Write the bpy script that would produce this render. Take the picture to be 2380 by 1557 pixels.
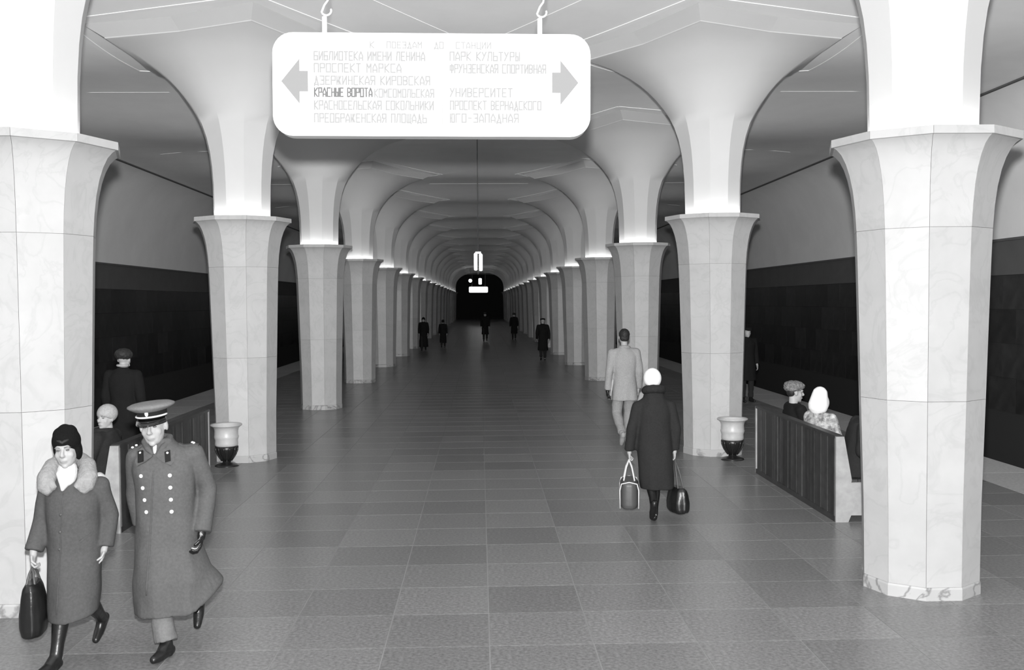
import bpy, bmesh, math, random
from mathutils import Vector, Matrix, noise
from mathutils.bvhtree import BVHTree

random.seed(7)
scene = bpy.context.scene
for o in list(bpy.data.objects):
    bpy.data.objects.remove(o)
C = scene.collection

# ------------------------------------------------------------------ camera
CAM_X, CAM_H = -0.005, 2.298
YAW, PITCH, ROLL, FPX = 0.03243, 0.03362, -0.00815, 2291.7
fwd = Vector((math.sin(YAW) * math.cos(PITCH), math.cos(YAW) * math.cos(PITCH), -math.sin(PITCH)))
xax = Vector((math.cos(YAW), -math.sin(YAW), 0))
zax = xax.cross(fwd)
right = xax * math.cos(ROLL) + zax * math.sin(ROLL)
up = -xax * math.sin(ROLL) + zax * math.cos(ROLL)
cd = bpy.data.cameras.new('camera')
cd.sensor_width = 36.0
cd.sensor_fit = 'HORIZONTAL'
cd.lens = FPX / 2380 * 36.0
cd.clip_end = 400
cam = bpy.data.objects.new('camera', cd)
C.objects.link(cam)
cam.matrix_world = Matrix(((right.x, up.x, -fwd.x, CAM_X), (right.y, up.y, -fwd.y, 0.0),
                           (right.z, up.z, -fwd.z, CAM_H), (0, 0, 0, 1)))
scene.camera = cam

# ------------------------------------------------------------------ world, light, exposure
FLASH = 2150.0         # the photographer's flash gun, just above the lens
LAMP = 27.0           # lamps hidden in the column capitals
world = bpy.data.worlds.new('world')
scene.world = world
world.use_nodes = True
world.node_tree.nodes['Background'].inputs[0].default_value = (0.5, 0.5, 0.5, 1)
world.node_tree.nodes['Background'].inputs[1].default_value = 0.004
ld = bpy.data.lights.new('flash_gun_light', 'POINT')
ld.energy = 10
ld.shadow_soft_size = 0.05
ld.use_nodes = True
nt = ld.node_tree
em = nt.nodes['Emission']
fo = nt.nodes.new('ShaderNodeLightFalloff')
fo.inputs['Strength'].default_value = FLASH
fo.inputs['Smooth'].default_value = 280.0
nt.links.new(fo.outputs['Quadratic'], em.inputs['Strength'])
flash = bpy.data.objects.new('flash_gun_light', ld)
C.objects.link(flash)
flash.location = (CAM_X, 0.02, CAM_H + 0.24)

vs = scene.view_settings
vs.view_transform = 'Standard'
vs.look = 'None'
vs.gamma = 1.0
vs.exposure = 0.0
vs.use_curve_mapping = False

# ------------------------------------------------------------------ materials
def mat(name, v, rough=0.6, spec=0.4, var=None, bump=None, tilevar=0.0, metallic=0.0, emit=0.0):
    """grey procedural material; var=(scale, amount, detail), bump=(scale, strength)"""
    m = bpy.data.materials.new(name)
    m.use_nodes = True
    t = m.node_tree
    b = t.nodes['Principled BSDF']
    b.inputs['Roughness'].default_value = rough
    b.inputs['Specular IOR Level'].default_value = spec
    b.inputs['Metallic'].default_value = metallic
    b.inputs['Base Color'].default_value = (v, v, v, 1)
    tc = t.nodes.new('ShaderNodeTexCoord')
    last = None
    if var:
        n = t.nodes.new('ShaderNodeTexNoise')
        n.inputs['Scale'].default_value = var[0]
        n.inputs['Detail'].default_value = var[2] if len(var) > 2 else 4
        n.inputs['Roughness'].default_value = 0.6
        t.links.new(tc.outputs['Object'], n.inputs['Vector'])
        mr = t.nodes.new('ShaderNodeMapRange')
        mr.inputs[1].default_value = 0.3
        mr.inputs[2].default_value = 0.7
        mr.inputs[3].default_value = v * (1 - var[1])
        mr.inputs[4].default_value = v * (1 + var[1])
        t.links.new(n.outputs['Fac'], mr.inputs[0])
        last = mr.outputs[0]
    if tilevar:
        oi = t.nodes.new('ShaderNodeObjectInfo')
        ge = t.nodes.new('ShaderNodeNewGeometry')
        ad = t.nodes.new('ShaderNodeMath'); ad.operation = 'ADD'
        fr = t.nodes.new('ShaderNodeMath'); fr.operation = 'FRACT'
        t.links.new(oi.outputs['Random'], ad.inputs[0])
        t.links.new(ge.outputs['Random Per Island'], ad.inputs[1])
        t.links.new(ad.outputs[0], fr.inputs[0])
        m2 = t.nodes.new('ShaderNodeMapRange')
        m2.inputs[3].default_value = 1 - tilevar
        m2.inputs[4].default_value = 1 + tilevar * 0.6
        t.links.new(fr.outputs[0], m2.inputs[0])
        mu = t.nodes.new('ShaderNodeMath'); mu.operation = 'MULTIPLY'
        if last is None:
            mu.inputs[0].default_value = v
        else:
            t.links.new(last, mu.inputs[0])
        t.links.new(m2.outputs[0], mu.inputs[1])
        last = mu.outputs[0]
    if last is not None:
        t.links.new(last, b.inputs['Base Color'])
    if bump:
        n = t.nodes.new('ShaderNodeTexNoise')
        n.inputs['Scale'].default_value = bump[0]
        n.inputs['Detail'].default_value = 5
        t.links.new(tc.outputs['Object'], n.inputs['Vector'])
        bp = t.nodes.new('ShaderNodeBump')
        bp.inputs['Strength'].default_value = bump[1]
        bp.inputs['Distance'].default_value = bump[2] if len(bump) > 2 else 0.01
        t.links.new(n.outputs['Fac'], bp.inputs['Height'])
        t.links.new(bp.outputs[0], b.inputs['Normal'])
    if emit:
        b.inputs['Emission Color'].default_value = (1, 1, 1, 1)
        b.inputs['Emission Strength'].default_value = emit
    return m

def marble_mat(name, v, dark):
    m = mat(name, v, rough=0.32, spec=0.4, var=(2.6, 0.06, 5), tilevar=0.07)
    t = m.node_tree
    b = t.nodes['Principled BSDF']
    src = b.inputs['Base Color'].links[0].from_socket
    tc = [n for n in t.nodes if n.type == 'TEX_COORD'][0]
    oi = [n for n in t.nodes if n.type == 'OBJECT_INFO'][0]
    av = t.nodes.new('ShaderNodeVectorMath'); av.operation = 'ADD'
    sc = t.nodes.new('ShaderNodeMath'); sc.operation = 'MULTIPLY'; sc.inputs[1].default_value = 37.0
    t.links.new(oi.outputs['Random'], sc.inputs[0])
    t.links.new(tc.outputs['Object'], av.inputs[0])
    t.links.new(sc.outputs[0], av.inputs[1])
    n = t.nodes.new('ShaderNodeTexNoise')
    n.inputs['Scale'].default_value = 2.2
    n.inputs['Detail'].default_value = 8
    n.inputs['Distortion'].default_value = 1.6
    t.links.new(av.outputs[0], n.inputs['Vector'])
    r = t.nodes.new('ShaderNodeValToRGB')
    r.color_ramp.elements[0].position = 0.0
    r.color_ramp.elements[0].color = (1, 1, 1, 1)
    for pos, c in ((0.46, 1.0), (0.5, dark), (0.54, 1.0), (0.68, 1.0), (0.76, dark)):
        e = r.color_ramp.elements.new(pos); e.color = (c, c, c, 1)
    r.color_ramp.elements[-1].color = (dark, dark, dark, 1)
    t.links.new(n.outputs['Fac'], r.inputs[0])
    mx = t.nodes.new('ShaderNodeMixRGB'); mx.blend_type = 'MULTIPLY'; mx.inputs[0].default_value = 1
    t.links.new(src, mx.inputs[1]); t.links.new(r.outputs[0], mx.inputs[2])
    t.links.new(mx.outputs[0], b.inputs['Base Color'])
    return m

M = {}
M['marble'] = marble_mat('white_marble', 0.44, 0.93)
M['plinth'] = marble_mat('veined_plinth_marble', 0.4, 0.5)
M['joint'] = mat('dark_joint', 0.2, 0.9)
M['plaster'] = mat('white_plaster', 0.54, 0.85, 0.2, var=(1.3, 0.02))
M['ceiling'] = mat('ceiling_plaster', 0.88, 0.9, 0.2, var=(0.8, 0.04))
M['moulding'] = mat('moulding_plaster', 0.85, 0.7, 0.3)
M['granite'] = mat('grey_granite', 0.19, 0.28, 0.3, var=(38, 0.35, 8), tilevar=0.16)
M['granite_edge'] = mat('edge_granite', 0.36, 0.5, 0.4, var=(25, 0.2, 6), tilevar=0.1)
M['grout'] = mat('pale_grout', 0.25, 0.7)
M['walltile'] = mat('dark_wall_tile', 0.035, 0.35, 0.5, var=(4, 0.3), tilevar=0.35)
M['walljoint'] = mat('wall_joint', 0.03, 0.8)
M['wallband'] = mat('wall_plaster', 0.12, 0.9, 0.2, var=(2, 0.06))
M['black'] = mat('track_dark', 0.012, 0.95, 0.1)
M['endwall'] = mat('end_wall_dark', 0.04, 0.9, 0.1)
M['lamp'] = mat('capital_lamp', 0.8, emit=LAMP)
M['signwhite'] = mat('sign_opal', 0.9, 0.4, 0.3, emit=1.0)
M['signframe'] = mat('sign_enamel', 0.85, 0.35, 0.5)
M['sigtext'] = mat('sign_faded_text', 0.305, 0.6, 0.2)
M['sigdark'] = mat('sign_new_text', 0.15, 0.6, 0.2)
M['sigarrow'] = mat('sign_arrow', 0.26, 0.6, 0.2)
M['steel'] = mat('white_painted_steel', 0.8, 0.4, 0.5)
M['cable'] = mat('dark_cable', 0.03, 0.6)
M['tube'] = mat('lit_tube', 0.9, emit=4.0)
M['wood'] = mat('dark_bench_wood', 0.038, 0.45, 0.4, var=(9, 0.3), tilevar=0.45)
M['ply'] = mat('pale_bench_wood', 0.36, 0.5, 0.4, var=(6, 0.2), tilevar=0.15)
M['urn'] = mat('urn_enamel', 0.44, 0.4, 0.5, var=(8, 0.1))
M['iron'] = mat('black_iron', 0.012, 0.35, 0.5)

# ------------------------------------------------------------------ mesh helpers
def new_obj(name, bm_or_me, m=None, parent=None, smooth=False, link=True):
    if isinstance(bm_or_me, bmesh.types.BMesh):
        bmesh.ops.recalc_face_normals(bm_or_me, faces=bm_or_me.faces)
        me = bpy.data.meshes.new(name)
        bm_or_me.to_mesh(me); bm_or_me.free()
    else:
        me = bm_or_me
    if m is not None and not me.materials:
        me.materials.append(m)
    if smooth:
        for p in me.polygons: p.use_smooth = True
    o = bpy.data.objects.new(name, me)
    C.objects.link(o)
    if parent is not None: o.parent = parent
    return o

def thing(name, label, cat, loc=(0, 0, 0), group=None, rz=0.0):
    o = bpy.data.objects.new(name, None)
    o.empty_display_size = 0.2
    C.objects.link(o)
    o.location = loc; o.rotation_euler = (0, 0, rz)
    o['label'] = label; o['category'] = cat
    if group: o['group'] = group
    return o

def tag(o, label, cat, group=None):
    o['label'] = label; o['category'] = cat
    if group: o['group'] = group
    return o

def struct(name, bm, m, label):
    o = new_obj(name, bm, m)
    o['kind'] = 'structure'; o['label'] = label; o['category'] = name.split('_')[0]
    return o

def box(bm, x0, x1, y0, y1, z0, z1):
    v = [bm.verts.new((x, y, z)) for z in (z0, z1) for y in (y0, y1) for x in (x0, x1)]
    for f in ((0, 2, 3, 1), (4, 5, 7, 6), (0, 1, 5, 4), (2, 6, 7, 3), (0, 4, 6, 2), (1, 3, 7, 5)):
        bm.faces.new([v[i] for i in f])

def prism(bm, pts, axis, a0, a1):
    """polygon pts (2d) extruded along axis 'x','y','z' from a0 to a1"""
    def P(p, a):
        return (a, p[0], p[1]) if axis == 'x' else (p[0], a, p[1]) if axis == 'y' else (p[0], p[1], a)
    A = [bm.verts.new(P(p, a0)) for p in pts]
    B = [bm.verts.new(P(p, a1)) for p in pts]
    n = len(pts)
    bm.faces.new(A); bm.faces.new(B[::-1])
    for i in range(n):
        bm.faces.new((A[i], A[(i + 1) % n], B[(i + 1) % n], B[i]))

def loft(bm, rings, closed=True, cap=True):
    V = [[bm.verts.new(p) for p in r] for r in rings]
    n = len(V[0])
    for a, b in zip(V[:-1], V[1:]):
        for i in range(n if closed else n - 1):
            bm.faces.new((a[i], a[(i + 1) % n], b[(i + 1) % n], b[i]))
    if cap:
        bm.faces.new(V[0][::-1]); bm.faces.new(V[-1])
    return V

def lathe(bm, prof, seg=24, c=(0, 0), cap=True):
    rings = [[(c[0] + r * math.cos(2 * math.pi * i / seg), c[1] + r * math.sin(2 * math.pi * i / seg), z)
              for i in range(seg)] for r, z in prof]
    loft(bm, rings, cap=cap)

def tube(bm, pts, r, seg=8):
    pts = [Vector(p) for p in pts]
    rs = r if isinstance(r, (list, tuple)) else [r] * len(pts)
    rings = []
    prev = None
    for i, p in enumerate(pts):
        d = (pts[min(i + 1, len(pts) - 1)] - pts[max(i - 1, 0)]).normalized()
        ref = prev if prev is not None else (Vector((0, 0, 1)) if abs(d.z) < 0.9 else Vector((1, 0, 0)))
        u = (ref - d * ref.dot(d)).normalized()
        prev = u
        w = d.cross(u)
        rings.append([p + (u * math.cos(2 * math.pi * k / seg) + w * math.sin(2 * math.pi * k / seg)) * rs[i]
                      for k in range(seg)])
    loft(bm, rings)

# ------------------------------------------------------------------ setting
Y0, Y1 = -9.0, 135.0          # length of the hall
COL_X, COL_Y, COL_S, NCOL = 3.5, 7.736, 7.0, 18
CEIL = 6.0
PLAT = 7.28                   # platform edge
WALL = 10.5

# floor with separate granite slabs
bm = bmesh.new()
box(bm, -PLAT, PLAT, Y0, Y1, -1.2, -0.002)
floor = struct('floor', bm, M['grout'], 'platform floor of grey granite slabs with pale joints')
TX0, TY0, TW, TH, GAP = -6.26, 5.83, 0.70, 0.69, 0.004
tb = bmesh.new()
box(tb, -TW / 2 + GAP, TW / 2 - GAP, -TH / 2 + GAP, TH / 2 - GAP, -0.02, 0.0)
tile_me = bpy.data.meshes.new('floor_slab')
bmesh.ops.recalc_face_normals(tb, faces=tb.faces)
tb.to_mesh(tile_me); tb.free(); tile_me.materials.append(M['granite'])
sb = bmesh.new()
NX = 18
rowmin = int((Y0 - TY0) / TH) + 1
rowmax = int((Y1 - TY0) / TH)
for r in range(rowmin, rowmax):
    for c in range(NX):
        x = TX0 + TW * (c + 0.5); y = TY0 + TH * (r + 0.5)
        if 0 <= r < 16:
            o = bpy.data.objects.new('floor_slab', tile_me)
            C.objects.link(o); o.parent = floor
            o.location = (x, y, 0.0004 * random.random())
        else:
            box(sb, x - TW / 2 + GAP, x + TW / 2 - GAP, y - TH / 2 + GAP, y + TH / 2 - GAP, -0.02, 0.0)
o = new_obj('distant_floor_slabs', sb, M['granite'], floor)
o['kind'] = 'stuff'
for s in (-1, 1):
    for k in range(34):
        L = 1.38
        eb = bmesh.new()
        xa, xb = (TX0 + TW * NX + GAP, PLAT) if s > 0 else (-PLAT, TX0 - GAP)
        box(eb, xa, xb, 4.4 + k * L + 0.004, 4.4 + (k + 1) * L - 0.004, -0.05, 0.0)
        new_obj('edge_slab', eb, M['granite_edge'], floor)
# track beds
for s, nm in ((-1, 'trim_1'), (1, 'trim_2')):
    bm = bmesh.new()
    a, b = sorted((s * PLAT, s * (WALL + 0.3)))
    box(bm, a, b, Y0, Y1, -1.5, -1.2)
    struct(nm, bm, M['black'], 'dark track bed below the platform edge')
# track walls: dark tiles to 2.75, plaster band to 3.46
for s, nm in ((-1, 'wall_left'), (1, 'wall_right')):
    bm = bmesh.new()
    a, b = sorted((s * (WALL + 0.02), s * (WALL + 0.3)))
    box(bm, a, b, Y0, Y1, -1.2, 3.48)
    w = struct(nm, bm, M['walljoint'], 'dark tiled track wall with a plaster band above')
    bm = bmesh.new()
    a, b = sorted((s * (WALL - 0.02), s * (WALL + 0.1)))
    box(bm, a, b, Y0, Y1, 2.755, 3.43)
    new_obj('plaster_band', bm, M['wallband'], w)
    bm = bmesh.new()
    a, b = sorted((s * (WALL - 0.07), s * (WALL + 0.1)))
    box(bm, a, b, Y0, Y1, 3.43, 3.48)
    new_obj('ledge', bm, M['wallband'], w)
    tb = bmesh.new()
    box(tb, -0.02, 0.0, -0.5 + 0.004, 0.5 - 0.004, -0.34 + 0.004, 0.34 - 0.004)
    me = bpy.data.meshes.new('wall_tile'); bmesh.ops.recalc_face_normals(tb, faces=tb.faces)
    tb.to_mesh(me); tb.free(); me.materials.append(M['walltile'])
    sb = bmesh.new()
    for k in range(int((Y1 - Y0) / 1.0)):
        for j in range(4):
            y = Y0 + k + 0.5 + (0.5 if j % 2 else 0); z = 0.02 + 0.34 + j * 0.683
            if 14 < y < 48:
                t = bpy.data.objects.new('wall_tile', me); C.objects.link(t); t.parent = w
                t.location = (s * WALL + (0.02 if s > 0 else 0.0), y, z)
            else:
                xa, xb = sorted((s * WALL, s * (WALL + 0.02)))
                box(sb, xa, xb, y - 0.496, y + 0.496, z - 0.336, z + 0.336)
    o = new_obj('distant_wall_tiles', sb, M['walltile'], w); o['kind'] = 'stuff'
# ceiling: each bay rises gently between the column lines; coved down to the track walls
def bay(y):
    return 0.15 * math.sin(math.pi * (y - COL_Y) / COL_S) ** 2
def ceil_z(x, y):
    k = min(1.0, max(0.0, (9.15 - abs(x)) / 2.2))
    return CEIL + bay(y) * k * k * (3 - 2 * k)
cove = [(9.15, CEIL), (9.5, 5.9), (9.85, 5.6), (10.15, 5.1), (10.38, 4.4), (10.47, 3.8), (WALL, 3.46)]
xs = [9.15, 8.7, 8.2, 7.6, 6.95, 5.2, 3.5, 1.75]
prof = [(-x, z) for x, z in cove[:0:-1]] + [(-x, None) for x in xs] + [(0, None)] + [(x, None) for x in xs[::-1]] + cove[1:]
bm = bmesh.new()
grid = []
y = Y0
while y < Y1 + 0.01:
    grid.append([bm.verts.new((x, y, ceil_z(x, y) if z is None else z)) for x, z in prof])
    y += 0.35
for a, b in zip(grid[:-1], grid[1:]):
    for i in range(len(prof) - 1):
        bm.faces.new((a[i], a[i + 1], b[i + 1], b[i])).smooth = True
box(bm, -WALL - 0.4, WALL + 0.4, Y0, Y1, CEIL + 0.5, CEIL + 0.8)
for s in (-1, 1):
    xa, xb = sorted((s * (WALL + 0.05), s * (WALL + 0.4)))
    box(bm, xa, xb, Y0, Y1, 3.47, CEIL + 0.5)
ceiling = struct('ceiling', bm, M['ceiling'], 'pale plaster ceiling coved down to the track walls')
for s in (-1, 1):
    bm = bmesh.new()
    xa, xb = sorted((s * 9.12, s * 9.18))
    box(bm, xa, xb, Y0, Y1, CEIL - 0.03, CEIL + 0.02)
    new_obj('cove_moulding', bm, M['wallband'], ceiling)
def strip(bm, p, q, w, d0, d1, off=(0, 0)):
    """a moulding laid along the ceiling from p to q, d0 below and d1 above its surface"""
    p = Vector(p); q = Vector(q)
    d = (q - p).normalized(); n = Vector((-d.y, d.x)) * w / 2
    N = max(2, int((q - p).length / 0.3))
    rings = []
    for i in range(N + 1):
        c = p.lerp(q, i / N)
        r = []
        for sgn, dz in ((-1, -d0), (1, -d0), (1, d1), (-1, d1)):
            e = c + n * sgn
            r.append((e.x, e.y, ceil_z(e.x + off[0], e.y + off[1]) + dz))
        rings.append(r)
    loft(bm, rings)
for i in range(-1, NCOL):
    ya = COL_Y + COL_S * i
    if ya + COL_S > Y1 - 1: break
    bm = bmesh.new()
    y0c, y1c = ya + 0.35, ya + COL_S - 0.35
    hexa = [(0, y0c), (1.6, y0c + 2.2), (1.6, y1c - 2.2), (0, y1c), (-1.6, y1c - 2.2), (-1.6, y0c + 2.2)]
    for k, (a, b) in enumerate(zip(hexa, hexa[1:] + hexa[:1])):
        if k in (1, 4): continue
        strip(bm, a, b, 0.03, 0.005, 0.02)
    if i <= 1: new_obj('coffer_moulding', bm, M['ceiling'], ceiling)
    else: bm.free()
    bm = bmesh.new()
    strip(bm, (-1.6, ya + 3.5), (1.6, ya + 3.5), 0.04, 0.006, 0.02)
    if i in (1, 3): new_obj('cross_moulding', bm, M['moulding'], ceiling)
    else: bm.free()
    for s in (-1, 1):
        bm = bmesh.new()
        strip(bm, (s * 5.6, ya + 3.5), (s * 8.0, ya + 3.5), 0.05, 0.005, 0.02)
        if i <= 4: new_obj('aisle_moulding', bm, M['ceiling'], ceiling)
        else: bm.free()
# end wall and the wall behind the photographer
bm = bmesh.new(); box(bm, -WALL, WALL, Y1, Y1 + 0.3, -1.2, CEIL)
struct('wall_end', bm, M['endwall'], 'dark far end wall of the hall')
bm = bmesh.new(); box(bm, -WALL, WALL, Y0 - 0.3, Y0, -1.2, CEIL)
struct('wall_back', bm, M['wallband'], 'plain wall at the near end of the hall')

# ------------------------------------------------------------------ columns
PROF = [(0.10, .445), (0.7, .453), (1.52, .478), (2.2, .497), (2.6, .509), (2.83, .518), (3.0, .53), (3.15, .549),
        (3.27, .575), (3.36, .605), (3.43, .64), (3.47, .675), (3.488, .70), (3.49, .722), (3.55, .722)]
def rad(z):
    for (a, ra), (b, rb) in zip(PROF[:-1], PROF[1:]):
        if a <= z <= b: return ra + (rb - ra) * (z - a) / (b - a)
    return PROF[-1][1] if z > 3 else PROF[0][1]
HALF = math.radians(18)
def panel_mesh(z0, z1, nm, gap=0.0013):
    zs = sorted(set([z0 + gap] + [z for z, r in PROF if z0 < z < z1] + [z1 - (gap if z1 < 3.5 else 0)]))
    bm = bmesh.new()
    out, inn = [], []
    for z in zs:
        r = rad(z)
        fx, fy = r * math.cos(HALF), r * math.sin(HALF) - gap
        out.append(((fx, -fy, z), (fx, fy, z)))
        ix = fx - (0.035 if z < 3.47 else 0.05)
        iy = ix * math.tan(HALF) - gap
        inn.append(((ix, -iy, z), (ix, iy, z)))
    rings = [(o[0], o[1], i[1], i[0]) for o, i in zip(out, inn)]
    loft(bm, rings)
    bmesh.ops.recalc_face_normals(bm, faces=bm.faces)
    me = bpy.data.meshes.new(nm); bm.to_mesh(me); bm.free()
    for p in me.polygons: p.use_smooth = True
    me.set_sharp_from_angle(angle=math.radians(28))
    me.materials.append(M['marble'])
    return me
P_ME = [panel_mesh(0.10, 1.52, 'marble_panel'), panel_mesh(1.52, 2.83, 'marble_panel'), panel_mesh(2.83, 3.55, 'capital_panel')]
def decagon(r, z, rot=0.0):
    return [(r * math.cos(math.radians(36 * k) + rot), r * math.sin(math.radians(36 * k) + rot), z) for k in range(10)]
# core behind the panels (vertices face +-x so azimuth 0 is a vertex)
bm = bmesh.new()
loft(bm, [decagon(rad(z) - 0.02, z) for z in (0.0, 0.7, 1.52, 2.2, 2.83, 3.0, 3.15, 3.27, 3.36, 3.43)] +
     [decagon(.665, 3.5), decagon(.64, 3.5), decagon(.60, 3.43), decagon(.55, 3.3), decagon(.40, 3.27)])
core_me = bpy.data.meshes.new('core'); bmesh.ops.recalc_face_normals(bm, faces=bm.faces)
bm.to_mesh(core_me); bm.free(); core_me.materials.append(M['joint'])
bm = bmesh.new()
loft(bm, [decagon(.452, 0.0), decagon(.452, 0.085), decagon(.446, 0.1)])
plinth_me = bpy.data.meshes.new('plinth'); bmesh.ops.recalc_face_normals(bm, faces=bm.faces)
bm.to_mesh(plinth_me); bm.free(); plinth_me.materials.append(M['plinth'])
# plaster shaft flaring to a five pointed star
FLARE = [(3.2, .415, 1), (3.6, .415, 1), (4.05, .425, 1), (4.3, .443, 1), (4.5, .47, .995), (4.7, .515, .985), (4.88, .578, .97),
         (5.02, .65, .955), (5.15, .74, .935), (5.28, .85, .915), (5.40, .97, .89), (5.5, 1.09, .87), (5.6, 1.24, .85),
         (5.68, 1.39, .83), (5.75, 1.53, .81), (5.81, 1.70, .79), (5.86, 1.88, .77)]
def star(r, q, z):
    return [(r * (1 if k % 2 == 0 else q) * math.cos(math.radians(36 * k)),
             r * (1 if k % 2 == 0 else q) * math.sin(math.radians(36 * k)), z) for k in range(10)]
def warp(p):
    t = min(1.0, max(0.0, (p[2] - 4.9) / 0.96)); t = t * t * (3 - 2 * t)
    return (p[0], p[1], p[2] + t * bay(COL_Y + p[1]))
bm = bmesh.new()
rings = [star(r, q, z) for z, r, q in FLARE] + [star(1.90, .77, 5.865), star(1.903, .77, 5.877), star(2.1, .76, 5.96), star(2.3, .75, 6.04)]
rings = [[warp(p) for p in r] for r in rings]
loft(bm, rings, cap=False)
flare_me = bpy.data.meshes.new('star_flare'); bmesh.ops.recalc_face_normals(bm, faces=bm.faces)
bm.to_mesh(flare_me); bm.free(); flare_me.materials.append(M['plaster'])
for p in flare_me.polygons: p.use_smooth = True
sh = flare_me.attributes.new('sharp_edge', 'BOOLEAN', 'EDGE')
for e in flare_me.edges:
    a, b = sorted(e.vertices)
    if b - a == 10 and (flare_me.vertices[a].co.z < 4.95) or a >= 10 * len(FLARE) - 10: sh.data[e.index].value = True
bm = bmesh.new()
pv = [(2.42 * math.cos(math.radians(72 * k)), 2.42 * math.sin(math.radians(72 * k))) for k in range(5)]
for a, b in zip(pv, pv[1:] + pv[:1]):
    strip(bm, a, b, 0.075, 0.008, 0.03, off=(3.5, COL_Y))
rim_me = bpy.data.meshes.new('pentagon_moulding'); bmesh.ops.recalc_face_normals(bm, faces=bm.faces)
bm.to_mesh(rim_me); bm.free(); rim_me.materials.append(M['ceiling'])
bm = bmesh.new()
V = []
for k in range(4):
    a = math.radians(45 + 90 * k)
    V.append([bm.verts.new(p) for p in decagon(0.53 + 0.018 * math.cos(a), 3.455 + 0.018 * math.sin(a))])
for a, b in zip(V, V[1:] + V[:1]):
    for i in range(10): bm.faces.new((a[i], a[(i + 1) % 10], b[(i + 1) % 10], b[i]))
lamp_me = bpy.data.meshes.new('lamp_ring'); bmesh.ops.recalc_face_normals(bm, faces=bm.faces)
bm.to_mesh(lamp_me); bm.free(); lamp_me.materials.append(M['lamp'])
# joined cladding for the far columns
bm = bmesh.new()
for me in P_ME:
    for k in range(10):
        n0 = len(bm.verts)
        bm.from_mesh(me)
        bm.verts.ensure_lookup_table()
        bmesh.ops.rotate(bm, verts=bm.verts[n0:], cent=(0, 0, 0), matrix=Matrix.Rotation(math.radians(36 * k + 18), 3, 'Z'))
clad_me = bpy.data.meshes.new('marble_cladding'); bm.to_mesh(clad_me); bm.free(); clad_me.materials.append(M['marble'])

def sub(name, me, parent, rz=0.0):
    o = bpy.data.objects.new(name, me); C.objects.link(o); o.parent = parent
    o.rotation_euler = (0, 0, rz)
    return o
COL_LABEL = {
    (-1, 0): 'white ten-sided marble column behind the woman with the fur collar',
    (1, 0): 'white ten-sided marble column standing beside the near end of a bench with seated people',
    (-1, 1): 'white marble column with a litter urn, past the bench of the lone seated woman',
    (1, 1): 'white marble column with a litter urn at the far end of the bench of three sitters',
    (-1, 2): 'white flared marble column next after the urn column in the row by the officer',
    (1, 2): 'white flared marble column partly behind the walking man in the pale jacket',
}
for i in range(NCOL):
    for s in (-1, 1):
        lab = COL_LABEL.get((s, i), 'white flared marble column in the long row on the officer\'s side' if s < 0 else
                            'white flared marble column in the long row on the side of the woman with two bags')
        c = thing('column', lab, 'column', (s * COL_X, COL_Y + COL_S * i, 0), 'marble columns along the hall' if (s, i) in COL_LABEL else
                  ('far columns of the officer\'s row' if s < 0 else 'far columns of the bag carrier\'s row'))
        sub('core', core_me, c)
        sub('plinth', plinth_me, c)
        if i < 8:
            for me in P_ME:
                for k in range(10):
                    sub(me.name.split('.')[0], me, c, math.radians(36 * k + 18))
        else:
            sub('marble_cladding', clad_me, c)
        sub('lamp_ring', lamp_me, c)
        rot = math.pi if s > 0 else 0.0     # a star point faces the middle of the hall
        sub('star_flare', flare_me, c, rot)
        sub('pentagon_moulding', rim_me, c, rot)
#@@OBJECTS

# ------------------------------------------------------------------ hanging direction sign
def rrect(x0, x1, z0, z1, r, n=8):
    pts = []
    for cx, cz, a0 in ((x1 - r, z0 + r, -90), (x1 - r, z1 - r, 0), (x0 + r, z1 - r, 90), (x0 + r, z0 + r, 180)):
        for k in range(n + 1):
            a = math.radians(a0 + 90 * k / n)
            pts.append((cx + r * math.cos(a), cz + r * math.sin(a)))
    return pts
# stroke letters on a grid 2 wide and 4 high
GLYPH = {
 'А': ['00 02 14 22 20', '01 21'], 'Б': ['24 04 00 20 22 02'], 'В': ['00 04 14 23.6 22.4 12 02', '12 21.6 20.4 10 00'],
 'Г': ['00 04 24'], 'Д': ['0-0.6 00 20 2-0.6', '00.3 0.71 14 20'], 'Е': ['24 04 00 20', '02 1.62'],
 'Ж': ['10 14', '04 00.9 12 24', '00 02 12 20'], 'З': ['04 24 22.3 12 0.72', '12 21.7 20 00'], 'И': ['04 00 24 20'],
 'К': ['00 04', '24 02 20'], 'Л': ['00 0.54 24 20'], 'М': ['00 04 12 24 20'], 'Н': ['00 04', '20 24', '02 22'],
 'О': ['00 04 24 20 00'], 'П': ['00 04 24 20'], 'Р': ['00 04 24 22 02'], 'С': ['24 04 00 20'], 'Т': ['10 14', '04 24'],
 'У': ['04 12', '24 00'], 'Ф': ['10 14', '03.4 23.4 21.2 01.2 03.4'], 'Ц': ['04 00 20 24', '20 2.3-0.6'],
 'Щ': ['04 00 20 24', '10 14', '20 2.3-0.6'], 'Ы': ['04 00 1.20 1.22 02', '24 20'], 'Ь': ['04 00 20 22 02'],
 'Ю': ['00 04', '02 0.82', '0.80 0.84 24 20 0.80'], 'Я': ['20 24 04 02 22', '12 00'], '-': ['0.32 1.72'], }
def glyph_point(t):
    """two numbers written together: the second starts at its sign or after the first's last digit"""
    import re
    m = re.match(r'^(\d(?:\.\d)?)(-?\d(?:\.\d)?)$', t)
    return float(m.group(1)), float(m.group(2))
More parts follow.
